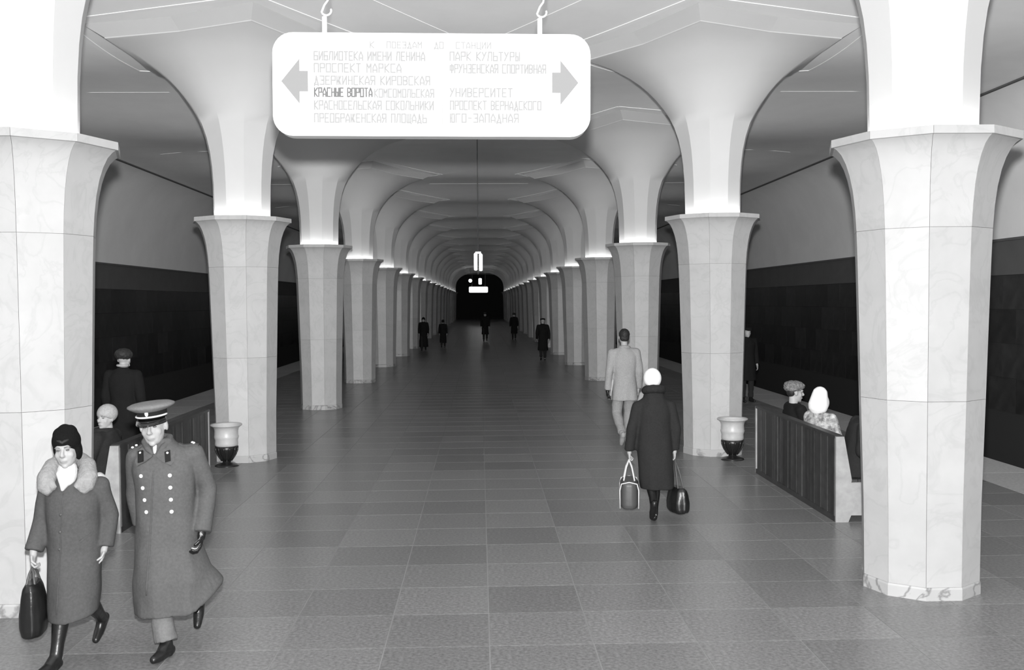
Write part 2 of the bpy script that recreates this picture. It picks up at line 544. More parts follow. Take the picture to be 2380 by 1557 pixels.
def text_mesh(body, w, h, x, z, y, parent, m):
    """flat painted lettering of width w and height h, lower left corner at x, z, facing -y"""
    adv = 3.0
    total = 0.0
    pos = []
    for ch in body:
        pos.append(total)
        total += adv if ch != ' ' else 2.2
    total -= 1.0
    kx, kz = w / total, h / 4.0
    t = h * 0.085
    bm = bmesh.new()
    k_ = 0
    for ch, p0 in zip(body, pos):
        for stroke in GLYPH.get(ch, []):
            pts = [glyph_point(q) for q in stroke.split()]
            pts = [Vector((x + (p0 + px) * kx, z + pz * kz)) for px, pz in pts]
            for a, b in zip(pts[:-1], pts[1:]):
                d = (b - a).normalized(); n = Vector((-d.y, d.x)) * t
                a2, b2 = a - d * t * 0.8, b + d * t * 0.8
                q = [a2 - n, b2 - n, b2 + n, a2 + n]
                k_ += 1; yy = y - 0.00025 * (k_ % 7)
                bm.faces.new([bm.verts.new((v.x, yy, v.y)) for v in q])
    me = bpy.data.meshes.new('lettering'); bm.to_mesh(me); bm.free()
    me.materials.append(m)
    o = new_obj('lettering', me, None, parent)
    o['kind'] = 'stuff'
    return o
def direction_sign(label, loc, detailed, rod_top, group):
    sg = thing('direction_sign', label, 'sign', loc, group, 0.0)
    W2, H2 = 1.026, 0.331
    bm = bmesh.new()
    prism(bm, rrect(-W2, W2, -H2, H2, 0.13), 'y', -0.055, 0.055)
    new_obj('casing', bm, M['signframe'], sg)
    for s in (-1, 1):
        bm = bmesh.new()
        ya, yb = sorted((s * 0.05, s * 0.062))
        prism(bm, rrect(-W2 + 0.018, W2 - 0.018, -H2 + 0.018, H2 - 0.018, 0.115), 'y', ya, yb)
        new_obj('face', bm, M['signwhite'], sg)
    if detailed:
        K = 0.002836
        def px(u, v): return ((u - 1004) * K, (200 - v) * K)
        L = [('К ПОЕЗДАМ ДО СТАНЦИИ', 864, 1137, 118, 104, 0), ('БИБЛИОТЕКА ИМЕНИ ЛЕНИНА', 737, 987, 146, 127, 0),
             ('ПРОСПЕКТ МАРКСА', 737, 933, 173, 154, 0), ('ДЗЕРЖИНСКАЯ КИРОВСКАЯ', 737, 998, 201, 182, 0),
             ('КРАСНЫЕ ВОРОТА', 737, 867, 228, 209, 1), ('КОМСОМОЛЬСКАЯ', 873, 1007, 229, 211, 0),
             ('КРАСНОСЕЛЬСКАЯ СОКОЛЬНИКИ', 737, 1006, 257, 238, 0), ('ПРЕОБРАЖЕНСКАЯ ПЛОЩАДЬ', 737, 990, 286, 267, 0),
             ('ПАРК КУЛЬТУРЫ', 1045, 1203, 145, 126, 0), ('ФРУНЗЕНСКАЯ СПОРТИВНАЯ', 1045, 1263, 173, 154, 0),
             ('УНИВЕРСИТЕТ', 1045, 1186, 227, 208, 0), ('ПРОСПЕКТ ВЕРНАДСКОГО', 1045, 1252, 256, 237, 0),
             ('ЮГО-ЗАПАДНАЯ', 1045, 1200, 285, 266, 0)]
        for body, u0, u1, vb, vt, dk in L:
            x0, z0 = px(u0, vb); x1, z1 = px(u1, vt)
            if body.startswith('К ПО'): body = body.replace(' ', '   ')
            text_mesh(body, x1 - x0, z1 - z0, x0, z0, -0.0632, sg, M['sigdark'] if dk else M['sigtext'])
        for s, u in ((-1, 662), (1, 1338)):
            x, z = px(u, 194)
            d = -s
            P = [(x, z), (x + d * 0.118, z + 0.145), (x + d * 0.118, z + 0.066), (x + d * 0.172, z + 0.066),
                 (x + d * 0.172, z - 0.066), (x + d * 0.118, z - 0.066), (x + d * 0.118, z - 0.145)]
            if d < 0: P = P[::-1]
            bm = bmesh.new(); prism(bm, P, 'y', -0.0636, -0.060)
            new_obj('arrow', bm, M['sigarrow'], sg)
        bm = bmesh.new(); x, z = px(1027, 290); box(bm, x - 0.002, x + 0.002, -0.0634, -0.06, z, z + 0.45)
        new_obj('divider', bm, M['sigtext'], sg)
    for x in (-0.70, 0.70):
        bm = bmesh.new(); lathe(bm, [(0.016, H2 - 0.01), (0.016, H2 + 0.115)], 10, (x, 0))
        h = new_obj('hanger_rod', bm, M['steel'], sg)
        bm = bmesh.new()
        hk = [(x, 0, H2 + 0.10), (x + 0.004, 0, H2 + 0.13), (x + 0.028, 0, H2 + 0.145), (x + 0.03, 0, H2 + 0.165)]
        hk = [(x + 0.032 * math.cos(a) - 0.0 + 0.012, 0, H2 + 0.155 + 0.03 * math.sin(a)) for a in
              [math.radians(20 - 20 * k) for k in range(10)]] + \
             [(x + 0.0, 0, H2 + 0.19), (x + 0.022, 0, H2 + 0.22), (x + 0.03, 0, H2 + 0.26), (x + 0.03, 0, rod_top)]
        tube(bm, hk, 0.0065, 8)
        new_obj('hook', bm, M['steel'], h)
    sg.rotation_euler = (0, math.radians(0.4), 0)
    return sg
direction_sign('white lightbox sign hung from hooks, with two arrows and columns of lettering', (-0.2985, 6.5, 3.705), True,
               6.08 - 3.705, None)
direction_sign('small glowing white sign hung far off at the dark end of the hall', (-0.13, 105.0, 3.62), False, 6.04 - 3.62, None)
# hanging lamp with two bright tubes on a cable
hl = thing('hanging_lamp', 'pair of bright white tubes hanging on a long dark cable', 'lamp', (-0.025, 17.5, 2.86))
for dx, dz in ((-0.045, 0.0), (0.045, -0.012)):
    bm = bmesh.new()
    lathe(bm, [(0.012, dz + 0.0), (0.028, dz + 0.01), (0.03, dz + 0.29), (0.012, dz + 0.31)], 12, (dx, 0))
    new_obj('tube', bm, M['tube'], hl, True)
bm = bmesh.new()
tube(bm, [(0, 0, 0.30), (0, 0, 3.28)], 0.006, 6)
new_obj('cable', bm, M['cable'], hl)
bm = bmesh.new(); box(bm, -0.05, 0.05, -0.02, 0.02, 0.295, 0.33)
new_obj('bracket', bm, M['steel'], hl)
bm = bmesh.new(); lathe(bm, [(0.01, -0.07), (0.02, -0.05), (0.02, 0.02), (0.008, 0.03)], 8)
new_obj('end_weight', bm, M['cable'], hl)
# small globes lit by the far sign
for x, y, z, lab in ((-0.99, 105.6, 4.59, 'small round globe lamp above the far hanging sign'),
                     (0.06, 106.2, 4.2, 'narrow upright lit tube above the far hanging sign')):
    gl = thing('globe_lamp' if x < 0 else 'tube_lamp', lab, 'lamp', (x, y, z))
    bm = bmesh.new()
    if x < 0:
        bmesh.ops.create_uvsphere(bm, u_segments=14, v_segments=8, radius=0.19)
    else:
        lathe(bm, [(0.1, 0.0), (0.17, 0.04), (0.17, 0.6), (0.1, 0.65)], 12)
    new_obj('globe' if x < 0 else 'tube', bm, M['tube'], gl, True)
    bm = bmesh.new(); tube(bm, [(0, 0, 0.1), (0, 0, ceil_z(x, y) - z + 0.002)], 0.015, 6)
    new_obj('stem', bm, M['cable'], gl)

# ------------------------------------------------------------------ benches
def bench(s, y0, y1, label):
    b = thing('bench', label, 'bench', (s * 3.64, (y0 + y1) / 2, 0), None, 0.0)
    L = (y1 - y0) / 2
    n = 28
    w = 2 * (L - 0.06) / n
    for k in range(n):                                   # upright slats of the back
        bm = bmesh.new()
        ya = -L + 0.06 + k * w
        t = 0.022 + random.choice((0.0, 0.005, 0.009))
        xa, xb = sorted((s * (0.03 - t), s * 0.035))
        box(bm, xa, xb, ya + 0.004, ya + w - 0.004, 0.06, 0.87)
        new_obj('slat', bm, M['wood'], b)
    for nm, x0, x1, z0, z1 in (('top_rail', -0.005, 0.085, 0.865, 0.895), ('kick_rail', 0.0, 0.05, 0.0, 0.06)):
        bm = bmesh.new(); xa, xb = sorted((s * x0, s * x1))
        box(bm, xa, xb, -L + 0.03, L - 0.03, z0, z1)
        new_obj(nm, bm, M['wood'], b)
    for k in range(5):                                   # inner back boards
        bm = bmesh.new(); z = 0.45 + k * 0.083
        x = 0.145 - 0.075 * k / 4
        xa, xb = sorted((s * (x - 0.02), s * x))
        box(bm, xa, xb, -L + 0.04, L - 0.04, z + 0.003, z + 0.08)
        new_obj('back_board', bm, M['wood'], b)
    for k in range(4):
        bm = bmesh.new(); x = 0.14 + k * 0.105
        xa, xb = sorted((s * x, s * (x + 0.099)))
        box(bm, xa, xb, -L + 0.04, L - 0.04, 0.405, 0.435)
        new_obj('seat_board', bm, M['wood'], b)
    for e in (-1, 1):
        P = [(0, 0), (0, 0.885), (0.085, 0.885), (0.165, 0.44), (0.16, 0.41), (0.57, 0.41), (0.57, 0.07), (0.16, 0.07), (0.13, 0.0)]
        P = [(s * x, z) for x, z in P]
        bm = bmesh.new(); ya, yb = sorted((e * L, e * (L - 0.04)))
        prism(bm, P, 'y', ya, yb)
        new_obj('end_panel', bm, M['ply'], b)
    return b
bench(1, 9.97, 12.95, 'wooden slatted bench seen from behind, with three people sitting on it')
bench(-1, 9.97, 13.3, 'wooden slatted bench with a lone seated woman in a pale beret')

# ------------------------------------------------------------------ litter urns
def urn(loc, label, sc=1.0):
    u = thing('litter_urn', label, 'urn', loc, None)
    bm = bmesh.new()
    prof = [(0.145, 0.285), (0.158, 0.30), (0.160, 0.33), (0.157, 0.37), (0.166, 0.40), (0.172, 0.42), (0.166, 0.44), (0.163, 0.50),
            (0.172, 0.545), (0.20, 0.57), (0.218, 0.58), (0.22, 0.592), (0.212, 0.60), (0.18, 0.585), (0.16, 0.54), (0.15, 0.40), (0.01, 0.35)]
    lathe(bm, prof, 32)
    new_obj('bowl', bm, M['urn'], u, True)
    bm = bmesh.new()
    lathe(bm, [(0.06, 0.04), (0.055, 0.075), (0.075, 0.10), (0.12, 0.17), (0.148, 0.24), (0.152, 0.286), (0.14, 0.29)], 32)
    cup = new_obj('cup', bm, M['iron'], u, True)
    for k in range(12):
        a = 2 * math.pi * k / 12
        bm = bmesh.new()
        tube(bm, [(r * math.cos(a), r * math.sin(a), z) for r, z in ((0.066, 0.08), (0.092, 0.115), (0.128, 0.17), (0.154, 0.235), (0.158, 0.28))], 0.011, 6)
        new_obj('leaf_rib', bm, M['iron'], cup, True)
    bm = bmesh.new()
    lathe(bm, [(0.165, 0.0), (0.165, 0.012), (0.13, 0.03), (0.07, 0.045), (0.05, 0.06), (0.05, 0.07)], 28)
    new_obj('foot', bm, M['iron'], u, True)
    return u
urn((-3.62, 14.08, 0), 'pale enamelled litter urn on a black iron cup, past the officer\'s shoulder')
urn((3.62, 14.05, 0), 'pale litter urn on a black iron cup beside the bench of three sitters')
#@@PEOPLE

# ------------------------------------------------------------------ people
def cloth(name, v, rough=0.9, bumpy=True, sc=60, amt=0.12):
    return mat(name, v, rough, 0.15, var=(sc, amt, 4), bump=(7, 0.45, 0.02) if bumpy else None)
M['skin'] = mat('skin', 0.37, 0.55, 0.3, var=(20, 0.04))
M['eye'] = mat('eye', 0.12, 0.3, 0.5)
M['brow'] = mat('brow_hair', 0.17, 0.8)
M['lip'] = mat('lip', 0.30, 0.5)
M['coat_officer'] = cloth('officer_greatcoat_wool', 0.095)
M['coat_woman'] = cloth('woman_coat_wool', 0.075)
M['coat_dark'] = cloth('dark_coat_wool', 0.022)
M['coat_black'] = cloth('black_coat_wool', 0.010)
M['jacket'] = cloth('pale_jacket_cotton', 0.30)
M['trousers_pale'] = cloth('pale_trousers', 0.26)
M['trousers_grey'] = cloth('grey_uniform_trousers', 0.15)
M['trousers_dark'] = cloth('dark_trousers', 0.02)
M['leather'] = mat('black_leather', 0.010, 0.36, 0.5, bump=(18, 0.3, 0.01))
M['fur'] = mat('pale_fur', 0.27, 0.95, 0.1, var=(35, 0.12, 6), bump=(90, 0.6, 0.01))
M['furspot'] = mat('mottled_fur', 0.40, 0.95, 0.1, var=(14, 0.75, 3), bump=(70, 0.9, 0.02))
M['furhat'] = mat('grey_fur', 0.20, 0.95, 0.1, var=(40, 0.5, 5), bump=(80, 1.0, 0.02))
M['knitdark'] = mat('black_knit', 0.008, 0.95, 0.1, bump=(120, 0.6, 0.01))
M['knitwhite'] = mat('white_knit', 0.85, 0.95, 0.1, bump=(110, 0.5, 0.01))
M['knitgrey'] = mat('grey_knit', 0.36, 0.95, 0.1, var=(60, 0.15), bump=(110, 0.5, 0.01))
M['scarf'] = mat('white_scarf', 0.62, 0.9, 0.1, bump=(40, 0.5, 0.01))
M['capcloth'] = cloth('cap_cloth', 0.18, bumpy=False)
M['gold'] = mat('gilt_metal', 0.85, 0.3, 0.6)
M['felt'] = mat('black_felt', 0.008, 0.9)
M['patent'] = mat('patent_visor', 0.008, 0.15, 0.6)
M['hairdark'] = mat('dark_hair', 0.018, 0.6, 0.4, bump=(60, 0.8, 0.01))
M['vinyl'] = mat('grey_vinyl', 0.07, 0.45, 0.4, bump=(12, 0.3, 0.01))
M['strap'] = mat('white_strap', 0.6, 0.6)
M['paper'] = mat('white_paper', 0.75, 0.8)

X, Y, Z = Vector((1, 0, 0)), Vector((0, 1, 0)), Vector((0, 0, 1))
def cap(bm, a, b, ra, rb, seg=12):
    """tapered capsule"""
    a, b = Vector(a), Vector(b)
    d = b - a
    L = d.length
    if L < 1e-6: d = Z.copy(); L = 1e-6
    d = d.normalized()
    ref = Z if abs(d.z) < 0.9 else X
    u = (ref - d * ref.dot(d)).normalized(); w = d.cross(u)
    rings = []
    for k in range(1, 4):
        t = math.pi / 2 * (1 - k / 3)
        rings.append((a - d * ra * math.sin(t), ra * math.cos(t)))
    for k in range(0, 3):
        t = math.pi / 2 * (k / 3)
        rings.append((b + d * rb * math.sin(t), rb * math.cos(t)))
    rings[0:0] = [(a - d * ra * 0.99, ra * 0.15)]
    rings.append((b + d * rb * 0.99, rb * 0.15))
    loft(bm, [[c + (u * math.cos(2 * math.pi * i / seg) + w * math.sin(2 * math.pi * i / seg)) * r for i in range(seg)]
              for c, r in rings])
def flat_tube(bm, pts, rs, seg=14):
    tube(bm, pts, rs, seg)
def ell(bm, c, r, A=None, seg=16, rows=10):
    A = A or Matrix.Identity(3)
    c = Vector(c)
    rings = []
    for j in range(rows + 1):
        t = math.pi * (0.04 + 0.92 * j / rows)
        rings.append([c + A @ Vector((r[0] * math.sin(t) * math.cos(2 * math.pi * i / seg),
                                      r[1] * math.sin(t) * math.sin(2 * math.pi * i / seg), -r[2] * math.cos(t))) for i in range(seg)])
    loft(bm, rings)
def solid(name, bm, vox, m, parent, smooth=3, disp=None, factor=0.5):
    """union of the closed shells in bm as one continuous smoothed surface"""
    bmesh.ops.recalc_face_normals(bm, faces=bm.faces)
    me = bpy.data.meshes.new(name); bm.to_mesh(me); bm.free()
    ob = bpy.data.objects.new(name, me); C.objects.link(ob)
    r = ob.modifiers.new('r', 'REMESH'); r.mode = 'VOXEL'; r.voxel_size = vox; r.use_smooth_shade = True
    if smooth:
        sm = ob.modifiers.new('s', 'SMOOTH'); sm.factor = factor; sm.iterations = smooth
    dg = bpy.context.evaluated_depsgraph_get()
    out = bpy.data.meshes.new_from_object(ob.evaluated_get(dg))
    bpy.data.objects.remove(ob); bpy.data.meshes.remove(me)
    out.name = name
    if disp:
        amp, fr, zs = disp
        ns = [v.normal.copy() for v in out.vertices]
        for v, n in zip(out.vertices, ns):
            c = v.co
            v.co = c + n * amp * noise.noise(Vector((c.x * fr, c.y * fr, c.z * fr * zs)))
    out.materials.clear(); out.materials.append(m)
    for p in out.polygons: p.use_smooth = True
    return new_obj(name, out, None, parent)
def head_axes(yaw=0.0, nod=0.0, tilt=0.0):
    """yaw > 0 turns to the person's left, nod > 0 looks down"""
    return (Matrix.Rotation(math.radians(yaw), 3, 'Z') @ Matrix.Rotation(math.radians(-nod), 3, 'X') @
            Matrix.Rotation(math.radians(tilt), 3, 'Y'))
def add_head(bm, c, A, s):
    c = Vector(c)
    def p(x, y, z): return c + A @ Vector((x, y, z)) * s
    def e(x, y, z, a, b, d): ell(bm, p(x, y, z), (a * s, b * s, d * s), A)
    e(0, -.012, .035, .076, .096, .088)
    e(0, .018, -.03, .066, .072, .088)
    e(0, .03, -.075, .05, .054, .042)
    e(0, .066, -.1, .022, .018, .018)
    cap(bm, p(-.036, .078, .027), p(.036, .078, .027), .013 * s, .013 * s)
    cap(bm, p(0, .086, .018), p(0, .108, -.024), .008 * s, .0135 * s)
    e(0, .098, -.03, .019, .013, .010)
    for q in (-1, 1):
        e(q * .036, .054, -.027, .026, .024, .030)
        e(q * .078, -.005, -.005, .011, .02, .032)
    e(0, .083, -.064, .024, .013, .014)
def face_marks(root, c, A, s, brow='brow'):
    c = Vector(c)
    def p(x, y, z): return c + A @ Vector((x, y, z)) * s
    for q in (-1, 1):
        bm = bmesh.new(); ell(bm, p(q * .031, .0785, .008), (.0125 * s, .009 * s, .0058 * s), A)
        new_obj('eye', bm, M['eye'], root, True)
        bm = bmesh.new()
        tube(bm, [p(q * .014, .092, .027), p(q * .032, .092, .032), p(q * .054, .078, .026)], [.0035 * s, .0045 * s, .0025 * s], 6)
        new_obj('eyebrow', bm, M[brow], root, True)
    bm = bmesh.new(); ell(bm, p(0, .0905, -.064), (.022 * s, .007 * s, .0052 * s), A)
    new_obj('lips', bm, M['lip'], root, True)
def add_hand(bm, w, d, n, side, s, curl=0.45, r=1.0):
    """palm, four fingers and thumb; w wrist, d towards the fingers, n palm normal, side = direction of the thumb"""
    w, d, n = Vector(w), Vector(d).normalized(), Vector(n)
    n = (n - d * n.dot(d)).normalized()
    t = Vector(side); t = (t - d * t.dot(d) - n * t.dot(n)).normalized()
    A = Matrix((t, n, d)).transposed()
    ell(bm, w + d * .048 * s, (.041 * s, .017 * s, .052 * s), A)
    cap(bm, w - d * .03 * s, w + d * .02 * s, .028 * s, .027 * s)
    for k, L in enumerate((.072, .082, .076, .060)):
        off = (.030 - .020 * k) * s
        p = w + d * (.086 if k else .082) * s + t * off
        ang = 0.0
        rad_ = (.0088, .0088, .0085, .0078)[k] * s * r
        dirn = d.copy()
        for seg_l, bend in ((0.45, 0.55), (0.32, 1.1), (0.25, 0.9)):
            ang += bend * curl
            dirn = d * math.cos(ang) + n * math.sin(ang)
            q = p + dirn * L * seg_l * s
            cap(bm, p, q, rad_, rad_ * 0.9, 8)
            p = q
    p = w + d * .025 * s + t * .034 * s
    for L, dv in ((.042, d * .75 + t * .5 + n * .25), (.034, d * .8 + t * (.15 - .3 * curl) + n * (.3 + .5 * curl))):
        q = p + dv.normalized() * L * s
        cap(bm, p, q, .0105 * s * r, .0092 * s * r, 8)
        p = q
def mirror(p): return (-p[0], p[1], p[2])
def pose(**kw):
    """joint positions of a 1.75 m figure facing +y, person's right is +x"""
    J = dict(head=(0, .015, 1.62), neck=(0, -.01, 1.49), chest=(0, -.01, 1.27), pelvis=(0, 0, .96),
             sR=(.185, -.01, 1.42), eR=(.235, -.03, 1.13), wR=(.23, .05, .87), sL=(-.185, -.01, 1.42), eL=(-.235, -.03, 1.13), wL=(-.23, .05, .87),
             hR=(.09, 0, .93), kR=(.095, .02, .50), aR=(.10, -.01, .085), tR=(.115, .15, .03),
             hL=(-.09, 0, .93), kL=(-.095, .02, .50), aL=(-.10, -.01, .085), tL=(-.115, .15, .03))
    J.update(kw)
    return {k: Vector(v) for k, v in J.items()}
def walking(stride=.25, swing=.15, lean=0.0):
    J = pose(aR=(.09, stride, .085), tR=(.11, stride + .16, .045), kR=(.09, stride * .75 + .05, .50),
             aL=(-.09, -stride, .16), tL=(-.10, -stride + .13, .035), kL=(-.09, -stride * .25, .49),
             eR=(.24, -swing * .8, 1.14), wR=(.235, -swing * .6, .88), eL=(-.24, swing * .4, 1.14), wL=(-.235, swing + .08, .89))
    if lean:
        for k in ('head', 'neck', 'chest', 'sR', 'sL'): J[k] = J[k] + Vector((0, lean, 0))
    return J
def seated(arms=True):
    return pose(head=(0, .0, 1.14), neck=(0, -.02, 1.0), chest=(0, -.02, .80), pelvis=(0, 0, .52), sR=(.18, -.02, .94), sL=(-.18, -.02, .94),
                eR=(.235, .02, .70), wR=(.13, .22, .60), eL=(-.235, .02, .70), wL=(-.13, .22, .60),
                hR=(.09, .0, .50), kR=(.10, .42, .50), aR=(.10, .40, .085), tR=(.11, .55, .03),
                hL=(-.09, .0, .50), kL=(-.10, .42, .50), aL=(-.10, .40, .085), tL=(-.11, .55, .03))
def scaled(J, s): return {k: v * s for k, v in J.items()}
def build_body(root, J, s, A, vox, hands=None, m='skin', hs=1.0):
    """one continuous figure: head, neck, trunk, arms, five-fingered hands, legs and feet"""
    bm = bmesh.new()
    add_head(bm, J['head'], A, s * hs)
    cap(bm, J['neck'] - Z * .03 * s, J['head'] + A @ Vector((0, -.02, -.05)) * s, .056 * s, .050 * s)
    cap(bm, J['neck'] - Z * .05 * s, J['chest'], .07 * s, .12 * s)
    ell(bm, J['chest'], (.15 * s, .10 * s, .15 * s))
    cap(bm, J['chest'], J['pelvis'], .11 * s, .115 * s)
    ell(bm, J['pelvis'], (.145 * s, .11 * s, .12 * s))
    for q in 'RL':
        cap(bm, J['neck'] - Z * .07 * s, J['s' + q], .045 * s, .045 * s)
        cap(bm, J['s' + q], J['e' + q], .047 * s, .038 * s)
        cap(bm, J['e' + q], J['w' + q], .037 * s, .027 * s)
        cap(bm, J['h' + q], J['k' + q], .078 * s, .055 * s)
        cap(bm, J['k' + q], J['k' + q].lerp(J['a' + q], .4), .052 * s, .05 * s)
        cap(bm, J['k' + q].lerp(J['a' + q], .35), J['a' + q], .05 * s, .034 * s)
        heel = J['a' + q] + (J['a' + q] - J['t' + q]).normalized() * .03 * s - Z * .03 * s
        cap(bm, heel, J['t' + q], .032 * s, .024 * s)
        h = (hands or {}).get(q, {})
        d = h.get('d', (J['w' + q] - J['e' + q]))
        sgn = 1 if q == 'R' else -1
        add_hand(bm, J['w' + q], d, h.get('n', (-sgn, 0, 0)), h.get('t', (0, 1, 0)), s, h.get('curl', .45))
    return solid('body', bm, vox, M[m], root, 2)
def ring(u, cx, cy, rx, ry, n=40, e=2.3, fold=0.0, k=9, ph=0.0, hem=None):
    pts = []
    for i in range(n):
        a = 2 * math.pi * i / n
        ca, sa = math.cos(a), math.sin(a)
        q = (abs(ca) ** e + abs(sa) ** e) ** (-1 / e)
        q *= 1 + fold * math.sin(k * a + ph) + fold * 0.5 * math.sin((k * 2 - 3) * a + ph * 2.1)
        dz, dr = hem(a) if hem else (0, 0)
        pts.append((cx + (rx * q + dr) * ca, cy + (ry * q + dr) * sa, u + dz))
    return pts
def build_coat(root, J, s, rings, vox, m, sleeves=((.072, .062, .058), (.072, .062, .058)), disp=(.010, 9, .6), name='coat', smooth=4):
    bm = bmesh.new()
    loft(bm, [ring(*r[:5], **(r[5] if len(r) > 5 else {})) for r in rings])
    for q, (r0, r1, r2) in zip('RL', sleeves):
        S0, E, W = J['s' + q], J['e' + q], J['w' + q]
        end = W + (E - W).normalized() * .012 * s
        cap(bm, J['chest'] + (S0 - J['chest']) * .45, S0, .09 * s, r0 * s)
        cap(bm, J['neck'] - Z * .055 * s, S0 - Z * .004 * s, .072 * s, r0 * .93 * s)
        pts = [S0, S0.lerp(E, .35), S0.lerp(E, .7), E, E.lerp(end, .3), E.lerp(end, .65), end]
        rs = [r0 * s, r0 * .98 * s, (r0 * .45 + r1 * .55) * s, r1 * 1.02 * s, (r1 * .6 + r2 * .4) * s, r2 * 1.0 * s, r2 * 1.03 * s]
        tube(bm, pts, rs, 16)
        cap(bm, S0, S0.lerp(E, .1), r0 * s, r0 * s)
        cap(bm, S0.lerp(E, .95), E.lerp(end, .05), r1 * 1.02 * s, r1 * s)
    return solid(name, bm, vox, M[m], root, smooth, disp)
def std_rings(J, s, hem_u, flare=1.0, n=.0):
    sh = J['sR'].z
    p, c = J['pelvis'], J['chest']
    return [(hem_u, p.x, p.y, .205 * s * flare, .175 * s * flare, dict(fold=.035, k=7, ph=n)),
            (hem_u + .02, p.x, p.y, .207 * s * flare, .177 * s * flare, dict(fold=.035, k=7, ph=n)),
            ((hem_u + p.z) / 2, p.x, p.y, .20 * s * (flare + 1) / 2, .165 * s, dict(fold=.02, k=7, ph=n)),
            (p.z, p.x, p.y, .185 * s, .15 * s), (p.z + .14 * s, p.x * .6 + c.x * .4, p.y * .6 + c.y * .4, .172 * s, .135 * s),
            (c.z, c.x, c.y, .185 * s, .14 * s), (sh - .05 * s, c.x, c.y, .19 * s, .125 * s), (sh + .02 * s, c.x, c.y - .005, .15 * s, .10 * s),
            (sh + .065 * s, J['neck'].x, J['neck'].y, .085 * s, .08 * s), (sh + .10 * s, J['neck'].x, J['neck'].y, .068 * s, .068 * s)]
def build_legs(root, J, s, m, vox, cuff=.07, r=(.095, .07, .058), name='trousers', top=None):
    for q in 'RL':
        bm = bmesh.new()
        a = J['a' + q]; k = J['k' + q]
        end = a.lerp(k, cuff)
        cap(bm, J['h' + q], k, r[0] * s, r[1] * s)
        tube(bm, [k + (J['h' + q] - k).normalized() * .02, k.lerp(end, .3), k.lerp(end, .7), end], [r[1] * s, r[1] * .97 * s, r[2] * s, r[2] * 1.06 * s], 14)
        solid(name.rstrip('s') + '_leg', bm, vox, M[m], root, 2, (.007, 14, 1.0))
def build_shoes(root, J, s, m, vox, boot=0.0, name='shoe'):
    for q in 'RL':
        bm = bmesh.new()
        a, t, k = J['a' + q], J['t' + q], J['k' + q]
        d = (t - a); dn = d.normalized()
        shin = (k - a).normalized()
        heel = a - shin * .045 * s - (dn - shin * dn.dot(shin)).normalized() * .03 * s
        ball = heel.lerp(t, .66)
        cap(bm, heel, ball, .037 * s, .040 * s); cap(bm, ball, t, .040 * s, .029 * s)
        cap(bm, a + shin * .01, heel + dn * .02, .045 * s, .038 * s)
        cap(bm, a + shin * .01, ball, .040 * s, .034 * s)
        cap(bm, heel, heel - shin * .012 * s, .032 * s, .026 * s)
        if boot:
            top = a.lerp(k, boot)
            tube(bm, [a - shin * .01, a.lerp(top, .25), a.lerp(top, .65), top], [.046 * s, .046 * s, .060 * s, .062 * s], 14)
        solid(name, bm, vox, M[m], root, 2)
def dome(name, c, A, r, cut_p, cut_n, m, parent, vox=None, off=(0, 0, 0), disp=None, extra=None):
    """ellipsoid hat cut by a plane given in head axes"""
    c = Vector(c)
    bm = bmesh.new()
    ell(bm, c + A @ Vector(off), r, A, 28, 18)
    if extra: extra(bm)
    geom = bm.verts[:] + bm.edges[:] + bm.faces[:]
    res = bmesh.ops.bisect_plane(bm, geom=geom, plane_co=c + A @ Vector(cut_p), plane_no=A @ Vector(cut_n), clear_inner=True)
    edges = [e for e in bm.edges if e.is_boundary]
    bmesh.ops.holes_fill(bm, edges=edges, sides=0)
    if vox:
        return solid(name, bm, vox, M[m], parent, 2, disp)
    return new_obj(name, bm, M[m], parent, True)
def person(label, loc, fx, fy, group=None):
    return thing('person', label, 'person', loc, group, math.atan2(-fx, fy))
def on_front(ob, x, z, default=.15):
    """front surface (towards +y) of a mesh at local x, z"""
    me = ob.data
    tree = BVHTree.FromPolygons([v.co for v in me.vertices], [tuple(p.vertices) for p in me.polygons])
    hit = tree.ray_cast(Vector((x, 2.0, z)), Vector((0, -1, 0)))
    return hit if hit[0] is not None else (Vector((x, default, z)), Vector((0, 1, 0)), 0, 0)
def disc(name, p, n, r, t, m, parent, A=None):
    bm = bmesh.new()
    n = Vector(n).normalized()
    u = (Z - n * n.z).normalized(); w = n.cross(u)
    A = Matrix((w, u, n)).transposed()
    ell(bm, p, (r, r, t), A, 10, 6)
    return new_obj(name, bm, m, parent, True)
def patch(name, ob, pts, lift, m, parent):
    """flat piece laid on the front of a garment; pts are (x, z)"""
    P = [on_front(ob, x, z) for x, z in pts]
    bm = bmesh.new()
    A_ = [bm.verts.new(h[0] + h[1] * .001) for h in P]
    B_ = [bm.verts.new(h[0] + h[1] * lift) for h in P]
    n = len(P)
    bm.faces.new(A_); bm.faces.new(B_[::-1])
    for i in range(n): bm.faces.new((A_[i], A_[(i + 1) % n], B_[(i + 1) % n], B_[i]))
    return new_obj(name, bm, m, parent)

# ---- the officer
ox, oy = -2.115, 6.60
off = person('officer in peaked cap and long double-breasted greatcoat striding along the hall', (ox, oy, 0), 0.10, -0.995)
s = 0.93
J = pose(head=(.050, .05, 1.500), neck=(.035, .0, 1.34), chest=(.0, -.01, 1.15), pelvis=(-.015, 0, .86),
         sR=(.175, -.015, 1.29), eR=(.215, -.13, 1.03), wR=(.19, -.17, .80), sL=(-.19, -.01, 1.30), eL=(-.265, -.08, 1.05), wL=(-.245, .06, .775),
         hR=(.07, 0, .85), kR=(.04, .10, .47), aR=(-.03, .17, .085), tR=(.02, .31, .035),
         hL=(-.10, 0, .85), kL=(-.13, .02, .46), aL=(-.155, -.30, .25), tL=(-.155, -.22, .075))
A = head_axes(-4, 4, 5)
build_body(off, J, s, A, .0055, dict(L=dict(curl=.75, n=(.8, .2, 0), t=(0, 1, 0))), hs=1.12)
